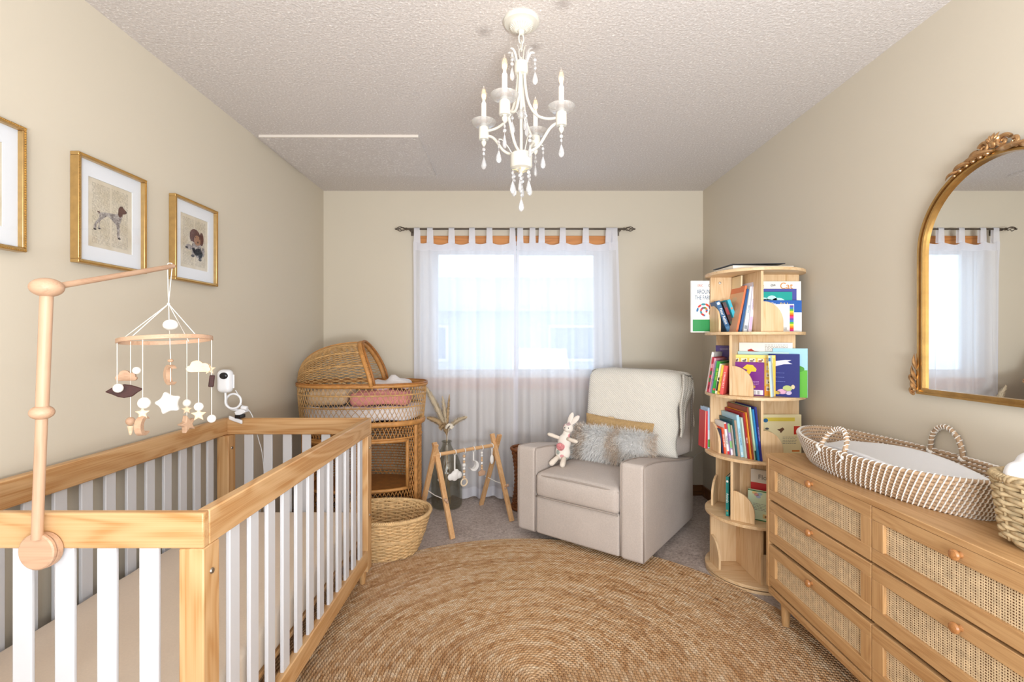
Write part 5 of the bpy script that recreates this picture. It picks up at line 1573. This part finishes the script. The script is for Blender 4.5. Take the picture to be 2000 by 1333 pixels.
for (label, th, h, c) in L2_:
    y = -.045-(x+.184)/.114*.165; th *= .80
    LB3.append(book(label, T, x, y, th, min(.046-y, .21), h, c, 0, tl, GT[2])); x += (th+.0006)/cos(tl)
word(LB3[1], 'S', 'OOO BABY BABY', .5, .50, .0105, WHITE, .85)
bk = LB3[2]; patch(bk, 'S', 0, 1, .80, .97, '#D8432F', 'spine_end'); patch(bk, 'S', 0, 1, .0, .10, '#C22F36', 'spine_end'); word(bk, 'S', 'CLICK, CLACK, MOO', .68, .45, .0062, BLACK, .8); word(bk, 'S', 'Cows That Type', .28, .45, .0062, BLACK, .9)
bk = LB3[3]; patch(bk, 'S', 0, 1, .72, 1, '#8CC486', 'spine_end'); patch(bk, 'S', 0, 1, .22, .45, '#8CC486', 'spine_end'); patch(bk, 'S', 0, 1, 0, .18, '#EDE6EE', 'spine_end'); word(bk, 'S', 'HICCUP', .5, .58, .0085, WHITE)
bk = LB3[6]
for i, c in enumerate(('#C8503A', '#3A7A8E', '#E0A63A')): patch(bk, 'S', .1+.3*i, .3+.3*i, 0, 1, c, 'spine_stripe')
word(LB3[7], 'S', 'LOVE YOU FOREVER', .5, .48, .0105, cov('#3E6E8E'), .9); patch(LB3[7], 'S', .2, .8, .05, .12, '#DCEBF2', 'spine_emblem')
word(LB3[9], 'S', 'little red', .5, .4, .008, WHITE); patch(LB3[12], 'S', 0, 1, 0, .18, '#1F4A3A', 'spine_foot'); word(LB3[14], 'S', 'IN YOUR TOWN', .5, .5, .009, cov('#C9B8E8'))
word(LB3[5], 'S', 'Goodnight', .5, .4, .007, cov('#9CC7CC'))
bk = book('red picture book sticking out beyond the left divider of the third tier', T, -.232, .072, .016, .085, .205, '#C8202E', 0, .03, GT[2])
patch(bk, 'S', .0, .25, 0, 1, '#E7A08E', 'spine_edge')
bk = book('sky blue picture book with green grass beside the red one in the third tier', T, -.2135, .0715, .016, .10, .222, '#A9C4E2', 0, .0, GT[2])
patch(bk, 'S', .05, .95, .03, .22, '#4F9A3E', 'grass_panel'); patch(bk, 'S', .05, .95, .22, .45, '#CFDCE2', 'spine_panel')
bk = book('cream picture book with a red square facing out in the third tier', T, -.044, -.085, .012, .242, .212, '#F0E4B8', HP, group=GT[2])
patch(bk, 'P', .10, .86, .84, .93, '#E6D25A', 'yellow_band'); fig(bk, 'P', ell(.24, .86, .05, .05), '#2F6FA0', 'round_seal'); patch(bk, 'P', .84, .97, .52, .72, '#CF3A2C', 'red_square')
fig(bk, 'P', [(.48, .64), (.55, .66), (.60, .69), (.64, .65), (.60, .60), (.56, .55), (.54, .60)], '#6A4A38', 'bird'); fig(bk, 'P', ell(.27, .66, .04, .025), '#5A5A60', 'animal'); lines(bk, 'P', .6, .9, .30, .45, 5)
patch(bk, 'P', .80, .96, .10, .14, '#D9803A', 'small_patch')

# ---- second tier (1), phi -.66
T = 1
bk = book('slim teal board book with a white dot standing alone in the second tier', T, -.098, -.165, .0145, .15, .205, '#1F7F7C', 0, 0, GT[1])
word(bk, 'S', 'Animals', .5, .46, .0155, WHITE); fig(bk, 'S', ell(.5, .88, .36, .030), '#F2EFEA', 'spine_dot'); patch(bk, 'S', .2, .8, .05, .10, '#4EB0A0', 'spine_emblem'); patch(bk, 'S', .2, .8, .12, .16, '#B98A4A', 'spine_emblem')
bk = book('grey and red picture book at the back right of the second tier', T, .005, -.0735, .014, .19, .246, '#D9D4CC', HP, group=GT[1])
patch(bk, 'P', 0, 1, .58, .73, '#C42A30', 'red_band'); word(bk, 'P', 'Flossie', .42, .85, .034, cov('#6A665E')); fig(bk, 'P', ell(.72, .65, .12, .05), '#EDEAE6')
bk = book('pale green farm board book facing out in the second tier', T, .000, -.112, .018, .20, .150, '#CFDFC0', HP, 0, GT[1])
patch(bk, 'P', 0, 1, .97, 1, '#2E7A4A', 'green_edge'); patch(bk, 'P', 0, 1, 0, .03, '#2E7A4A', 'green_edge')
for (cu, cv, c) in ((.20, .86, '#E0A0A0'), (.28, .90, '#9CC0D0'), (.24, .80, '#A8B8D8'), (.15, .92, '#E8C88A')): fig(bk, 'P', ell(cu, cv, .055, .05), c, 'flower')
fig(bk, 'P', ell(.74, .68, .12, .16), '#F0ECE4', 'dog_face', .0006); fig(bk, 'P', ell(.68, .70, .05, .12), '#7A4A34', 'dog_face', .0007); fig(bk, 'P', ell(.80, .72, .05, .10), '#7A4A34', 'dog_face', .0008)
lines(bk, 'P', .12, .6, .35, .55, 5); patch(bk, 'P', .34, .56, .10, .24, '#D9C48A', 'farm_picture'); fig(bk, 'P', ell(.45, .16, .07, .04), '#7A5A3E', 'animal', .0007)

# ---- flat book on the very top
t = thing('book', 'white board book with a dark cover lying flat on top of the bookcase', 'book', (BKX-.02, BKY-.02, tops[5]+.0006), .06)
b = B(); b.box(-.155, .165, -.10, .10, 0, .022); obj('pages', b, M_PAGES, t, smooth=0)
b = B(); b.box(-.158, .120, -.102, .102, .0245, .029, Matrix.Rotation(-.025, 4, 'Y') @ Matrix.Translation((0, 0, .0045))); obj('cover', b, cov('#3A3B40'), t, smooth=0)
# ------------------------------------------------------------------ dresser
DXF, DXB, DYF, DYN, DZ = 1.148, 1.545, 2.142, .905, .741
OAK = ('#CFA676', '#AE8050')
OX, OY, OZ = [wood('oak_veneer', *OAK, a, .42, 1.3) for a in 'xyz']
drs = thing('dresser', 'oak dresser with six cane-fronted drawers along the right wall', 'dresser', ((DXF+DXB)/2, (DYF+DYN)/2, 0))
def dp(name, q, m, par=None, bevel=.0015, **k):
    b = B(); b.box(*q); return obj(name, b, m, par or drs, local=False, bevel=bevel, **k)
dp('top_board', (DXF, DXB, DYN, DYF, DZ-.018, DZ), OY)
dp('side_panel', (DXF+.001, DXB, DYF-.018, DYF, .153, DZ-.0182), OZ)
dp('side_panel', (DXF+.001, DXB, DYN, DYN+.018, .153, DZ-.0182), OZ)
dp('bottom_board', (DXF+.004, DXB, DYN+.0182, DYF-.0182, .137, .155), OY)
dp('side_foot_rail', (DXF+.010, DXF+.028, DYN+.03, DYF-.0, .118, .1535), OY)
dp('back_panel', (DXB-.006, DXB, DYN+.0182, DYF-.0182, .156, DZ-.0182), OY)
dp('middle_panel', (DXF+.02, DXB-.007, (DYN+DYF)/2-.009, (DYN+DYF)/2+.009, .156, DZ-.0182), OZ)
DMID = 1.5225
rows = [(.5425, .7215), (.350, .5405), (.158, .348)]
M_CANEB = plain('cane_back', '#8C5F38', .8); M_CANE = plain('cane_strip', '#EDD3AC', .55, vary=.22, vscale=45)
# cane webbing built once: 2D in (y, z), front at x=0
def cane(w, h):
    b = B()
    b.cur = 1; b.box(.004, .005, -w/2, w/2, -h/2, h/2); b.cur = 0
    rr = random.Random(2)
    n = int(w/.0064)
    for i in range(n):
        y = -w/2+(i+.5)*w/n; hw_ = .0017+rr.uniform(-.0002, .0006); dx = .0012 if i % 2 else .0022
        b.add([(dx, y-hw_, -h/2), (dx, y+hw_, -h/2), (dx, y+hw_, h/2), (dx, y-hw_, h/2)], [(0, 3, 2, 1)])
    m_ = int(h/.0066)
    for j in range(m_):
        z = -h/2+(j+.5)*h/m_; hw_ = .0017
        b.add([(.0016, -w/2, z-hw_), (.0016, w/2, z-hw_), (.0016, w/2, z+hw_), (.0016, -w/2, z+hw_)], [(0, 3, 2, 1)])
    return b
src = None
for (y0, y1) in ((DMID+.001, DYF-.0185), (DYN+.0185, DMID-.001)):
    for (z0, z1) in rows:
        cy, cz = (y0+y1)/2, (z0+z1)/2; hw_, hh_ = (y1-y0)/2-.0012, (z1-z0)/2-.0005
        S, Rr = .045, .044
        if src is None:
            b = B()
            for (za, zb) in ((hh_-Rr, hh_), (-hh_, -hh_+Rr)): b.box(-.009, .009, -hw_, hw_, za, zb)
            b.box(.0095, .30, -hw_+.02, hw_-.02, -hh_+.02, hh_-.03)
            d = obj('drawer', b, OY, drs, bevel=.0015)
            for sg in (-1, 1):
                b = B(); a0, a1 = sorted((sg*hw_, sg*(hw_-S))); b.box(-.009, .009, a0, a1, -hh_+Rr, hh_-Rr)
                b.v = b.v; obj('stile', b, OZ, d, bevel=.0012)
            cp = obj('cane_panel', cane(2*(hw_-S), 2*(hh_-Rr)), [M_CANE, M_CANEB], d, smooth=0, kind='stuff')
            b = B(); b.lathe([(0, .024), (.008, .0235), (.0125, .021), (.0145, .016), (.0125, .011), (.0065, .008), (.006, .003), (.009, 0)], 24, m=Matrix.Translation((-.009, 0, hh_-Rr/2)) @ Matrix.Rotation(-PI/2, 4, 'Y'))
            obj('knob', b, wood('knob_wood', '#BC8350', '#8E5C32', 'x', .35, 2), d)
            src = d
        else:
            d = link_copy(src, drs)
            for c in list(src.children): link_copy(c, d)
        d.location = (DXF+.0125-(DXF+DXB)/2, cy-(DYF+DYN)/2, cz)
for (x, y) in ((DXF+.045, DYF-.075), (DXB-.05, DYF-.075), (DXF+.045, DYN+.075), (DXB-.05, DYN+.075)):
    b = B(); b.lathe([(.0155, .0135), (.021, .137)], 20, c=(x, y, 0)); obj('leg', b, OZ, drs, local=False)

# ------------------------------------------------------------------ changing basket
MBX, MBY = 1.356, 1.715
mb = thing('changing_basket', 'coiled seagrass changing basket with white stitching on the dresser', 'basket', (MBX, MBY, DZ))
M_COIL = plain('seagrass_coil', '#B89A7C', .8, .4, 400, .001, .25, 60); M_STW = plain('white_twine', '#F1ECE6', .85)
NC = 9; CRr = .0070
def coil_r(k):
    q = k/(NC-1); return .140+.045*q**.8, .372+.045*q**.8
def coil_z(k, t):
    # ends sweep up a little
    return .008+k*.0121+.012*(k/(NC-1))*abs(sin(t))**3
def coil_P(k, t):
    rx, ry = coil_r(k); x, y = oval(t, rx, ry, 2.15); return Vector((x, y, coil_z(k, t)))
for k in range(NC):
    b = B(); b.tube([coil_P(k, 2*PI*i/110) for i in range(110)], CRr, 8, closed=True, up=(0, 0, 1)); obj('coil', b, M_COIL, mb, smooth=180)
b = B(); b.lathe([(0, .001), (1, .001), (1, .010), (0, .010)], 60, m=Matrix.Diagonal((.142, .374, 1, 1))); obj('base', b, M_COIL, mb)
b = B(); NS = 120
for k in range(NC):
    for i in range(NS):
        t0 = 2*PI*(i+.31*k)/NS; pts = []
        for j in range(9):
            a = -.55*PI+2.1*PI*j/8*.62
            t = t0+.030*(j/8-.5)*1.5
            p = coil_P(k, t); x, y = oval(t, 1, 1, 2.15); L = sqrt(x*x+y*y)
            rr_ = CRr+.0012
            # outside, over the top, and a little inside
            ca, sa = cos(a), sin(a)
            pts.append(p+Vector((x/L*rr_*ca, y/L*rr_*ca, rr_*sa)))
        b.tube(pts, .0021, 4, caps=False)
obj('white_stitches', b, M_STW, mb, smooth=180, kind='stuff')
def handle(cy, sg, lean, h):
    rx, ry = coil_r(NC-1); x0 = sg*rx*(max(0, 1-abs(cy/ry)**2.15))**(1/2.15)
    pts = []; n = 24
    for i in range(n+1):
        a = PI*i/n; dy = .062*cos(a); up = h*sin(a)**.8
        pts.append((x0*.985+lean*up, cy+dy, coil_z(NC-1, 0)-.01+up))
    b = B(); b.tube(pts, .0075, 10); hd = obj('handle', b, M_COIL, mb, smooth=180)
    b = B()
    for i in range(16):
        q = (i+.2)/16*(n-1); k = int(q); p = Vector(pts[k]).lerp(Vector(pts[k+1]), q-k); d = (Vector(pts[k+1])-Vector(pts[k])).normalized()
        o = d.orthogonal().normalized(); w = d.cross(o)
        b.tube([p+d*(.006*(j/5-.5)*2*1.2)+(o*cos(j*1.257)+w*sin(j*1.257))*.0088 for j in range(6)], .0021, 4)
    for e in (0, n):
        p = Vector(pts[e]); 
        for q in range(3): b.ball(p+Vector((-.002, (q-1)*.006, .004*q)), (.010, .007, .010), 8, 6)
        b.tube([p, p+Vector((-sg*.0+.006*sg, .01, -.02)), p+Vector((.012*sg, .015, -.032))], [.003, .002, .0015], 5)
    obj('handle_wrap', b, M_STW, hd, smooth=180)
handle(-.03, 1, -.05, .105)
handle(.035, -1, .42, .085)
b = B()
def padf(p):
    x, y, z = p; L = max(0, 1-(y/.36)**2)**.5
    x = x*(.30+.70*L**.9)
    if z > .045: z += .040*(x/.14)**2+.010*sstep(.0, .34, abs(y))+.012*cos(y*9)+.0025*sin(y*60)*sin(x*30)
    return Vector((x, y, z))
b.rbox((0, 0, .043), (.132, .345, .026), .02, 12, fn=padf)
obj('changing_pad', [setattr(b, 'v', [(x+MBX, y+MBY, z+DZ) for x, y, z in b.v]), b][1], plain('pad_white', '#F0F1F5', .6, .15, 60, .001), label='white contoured changing pad lying inside the coiled basket', cat='changing pad', smooth=180)

# ------------------------------------------------------------------ seagrass basket with white cloths
sb = thing('seagrass_basket', 'square woven seagrass basket on the near end of the dresser', 'basket', (1.322, 1.135, DZ))
M_SEA = plain('seagrass', '#CDB68F', .85, .5, 300, .001, .3, 50)
def sprof(v): k = .090+.016*v; return (k, k, .012+.150*v)
b = B(); woven(b, sprof, 15, 20, .0062, .0048, 4, 6, e=3.4); obj('woven_wall', b, M_SEA, sb, smooth=180, kind='stuff')
braid_ring(lambda t: (*oval(t, .107, .107, 3.4), .168), .0065, 34, 3, .006, 'rim_braid', M_SEA, sb, 3.4)
b = B(); b.lathe([(0, .001), (.088, .001), (.088, .012), (0, .012)], 32); obj('base', b, M_SEA, sb)
M_CLOTH = plain('muslin_white', '#F4F4F7', .9, .4, 120, .002)
for k, (x, y, z, r, a) in enumerate(((-.043, .040, .172, .055, .3), (.035, -.03, .155, .058, 1.2), (.03, .05, .135, .05, .8), (-.045, -.045, .130, .045, 2.0))):
    b = B(); rr = random.Random(k)
    p1 = [rr.uniform(0, 6) for _ in range(4)]
    def fn(p, p1=p1):
        d = 1+.16*sin(p[0]*60+p1[0]+p[2]*30)+.10*sin(p[1]*75+p1[1])*cos(p[2]*50+p1[2])
        return Vector((p[0]*d, p[1]*d, p[2]*d))
    b.rbox((0, 0, 0), (r, r*.7, r*.9), r*.65, 8, fn=fn)
    m = Matrix.Translation((1.322+x, 1.135+y, DZ+z)) @ Matrix.Rotation(a, 4, 'Z')
    b.v = [tuple(m @ Vector(p)) for p in b.v]
    obj('muslin_cloth', b, M_CLOTH, label=['topmost crumpled white muslin cloth bulging from the seagrass basket beside the changing basket', 'white muslin cloth at the near side of the seagrass basket', 'white muslin cloth against the wall side of the seagrass basket', 'low white muslin cloth at the dresser-front corner of the seagrass basket'][k], cat='cloth', group='white cloths in the seagrass basket', smooth=180)

# ------------------------------------------------------------------ arched gilt mirror
mir = thing('arched_mirror', 'arched gilt mirror with scrolled crest hanging on the right wall', 'mirror', (XR, 1.505, 1.046))
M_BRASS = plain('antique_brass', '#C39A5C', .28, .1, 80, .0006, .18, 25, Metallic=.85)
yc, zb, zs, rad = 1.505, 1.046, 1.565, .285
def arch(r):
    o = [(yc-r, zb+(.285-r)), (yc+r, zb+(.285-r))]
    o += [(yc+r*cos(a), zs+r*sin(a)) for a in [PI*i/40 for i in range(41)]]
    return o
def sweep(r, x, rr_, name, par):
    o = arch(r); pts = []
    full = [(yc-r, zb+(.285-r))]+[(yc-r+2*r*i/12, zb+(.285-r)) for i in range(1, 12)]+[(yc+r, zb+(.285-r))]+[(yc+r, zb+.02*i+(.285-r)) for i in range(1, 26)]+o[2:]+[(yc-r, zs-.02*i) for i in range(1, 25)]
    b = B(); b.tube([(x, y, z) for y, z in full], rr_, 6, closed=True, up=(1, 0, 0)); return obj(name, b, M_BRASS, par, local=False, smooth=50)
b = B()
def band(r0, r1, x0, x1):
    a, c = arch(r0), arch(r1); n = len(a)
    vs = [(x1, y, z) for y, z in a]+[(x1, y, z) for y, z in c]+[(x0, y, z) for y, z in a]+[(x0, y, z) for y, z in c]
    fs = []
    for i in range(n):
        j = (i+1) % n
        fs += [(i, j, n+j, n+i), (2*n+i, 3*n+i, 3*n+j, 2*n+j), (i, 2*n+i, 2*n+j, j), (n+i, n+j, 3*n+j, 3*n+i)]
    b.add(vs, fs)
band(.285, .277, XR, XR-.026); band(.277, .270, XR, XR-.018); band(.270, .263, XR, XR-.024)
obj('frame', b, M_BRASS, mir, local=False, smooth=30)
b = B(); a = arch(.264); n = len(a); b.add([(XR-.012, y, z) for y, z in a], [tuple(range(n))])
mm_ = bpy.data.materials.new('mirror_silver'); t = Nt(mm_); g = t.n('ShaderNodeBsdfGlossy'); g.inputs['Roughness'].default_value = 0; g.inputs[0].default_value = (.92, .93, .92, 1); t.l(g.outputs[0], t.out.inputs[0])
b.add([(XR-.002, y, z) for y, z in a], [tuple(range(n))[::-1]])
for i in range(n): b.f.append((i, n+i, n+(i+1) % n, (i+1) % n)); b.mi.append(0)
obj('mirror_glass', b, mm_, mir, local=False, smooth=0)
M_GILT = plain('gilt_scroll', '#C49A6C', .3, .2, 120, .0008, .3, 60, Metallic=.8)
def scroll(b, cy, cz, r, a0, turns, sg, w=.007, x=XR-.024):
    pts = []; rs = []
    for i in range(26):
        t = i/25; q = r*(1-.82*t); a = a0+sg*turns*2*PI*t
        pts.append((x-.006*sin(PI*t), cy+q*cos(a), cz+q*sin(a))); rs.append(w*(1-.45*t))
    b.tube(pts, rs, 7); b.ball(pts[-1], w*1.05, 8, 6)
def leaf(b, y0, z0, y1, z1, w, x=XR-.024):
    p0, p1 = Vector((x, y0, z0)), Vector((x, y1, z1)); d = p1-p0; nn = Vector((0, -d.z, d.y)).normalized()
    pts = [p0+d*t+nn*(w*.6*sin(PI*t))+Vector((-.010*sin(PI*t), 0, 0)) for t in [i/8 for i in range(9)]]
    b.tube(pts, [w*q for q in (.35, .6, .8, .9, .85, .7, .5, .3, .08)], 7)
b = B(); zt = zs+rad
for sg in (-1, 1):
    scroll(b, yc+sg*.030, zt+.012, .020, PI/2-sg*1.2, 1.2, sg)
    scroll(b, yc+sg*.062, zt-.002, .015, PI/2+sg*.5, 1.1, -sg, .006)
    for (a0, a1, w) in ((.02, .33, .0105), (.26, .52, .009), (.10, .40, .007), (.42, .62, .006)):
        f = lambda a, k: (yc+sg*(rad+k)*sin(a), zs+(rad+k)*cos(a))
        y0, z0 = f(a0, -.004); y1, z1 = f(a1, .008); leaf(b, y0, z0, y1, z1, w)
    for i in range(6):
        a = .08+.085*i; y, z = (yc+sg*(rad-.006)*sin(a), zs+(rad-.006)*cos(a)); b.ball((XR-.026, y, z), .0085-.0006*i, 8, 6)
b.ball((XR-.028, yc, zt+.018), (.010, .014, .018), 12, 8)
for a in (-.9, -.45, 0, .45, .9): leaf(b, yc, zt+.016, yc+.034*sin(a), zt+.016+.034*cos(a), .007)
obj('crest_ornament', b, M_GILT, mir, local=False)
for sg in (-1, 1):
    b = B(); ye = yc+sg*.290
    scroll(b, ye+sg*.010, zb+.012, .014, -PI/2, 1.1, sg, .006); scroll(b, ye+sg*.012, zb+.060, .014, -PI/2, 1.1, sg, .006)
    leaf(b, ye, zb+.01, ye+sg*.022, zb+.052, .008); leaf(b, ye, zb+.05, ye+sg*.020, zb+.105, .008); leaf(b, ye-sg*.002, zb+.09, ye+sg*.008, zb+.150, .007)
    leaf(b, ye, zb+.03, ye+sg*.026, zb+.072, .006)
    b.box(XR-.022, XR, min(ye-sg*.006, ye+sg*.004), max(ye-sg*.006, ye+sg*.004), zb, zb+.15)
    obj('corner_ornament', b, M_GILT, mir, local=False)

b = B(); b.tube(smoothpts([(1.535, 3.80, .36), (1.47, 3.79, .33), (1.44, 3.78, .27), (1.43, 3.77, .20), (1.36, 3.76, .12), (1.28, 3.72, .012), (1.1, 3.70, .006)], 2), .003, 6)
obj('power_cord', b, plain('cord_white', '#D9D4CC', .6), label='pale power cord drooping down the wall between recliner and bookcase', cat='cord', smooth=180)
# ------------------------------------------------------------------ lettering becomes plain mesh
dg = bpy.context.evaluated_depsgraph_get(); dg.update()
for o in [q for q in SC.objects if q.type == 'FONT']:
    me = bpy.data.meshes.new_from_object(o.evaluated_get(dg))
    n = bpy.data.objects.new('title', me); COL.objects.link(n)
    n.parent = o.parent; n.matrix_local = o.matrix_local.copy()
    d = o.data; bpy.data.objects.remove(o, do_unlink=True)
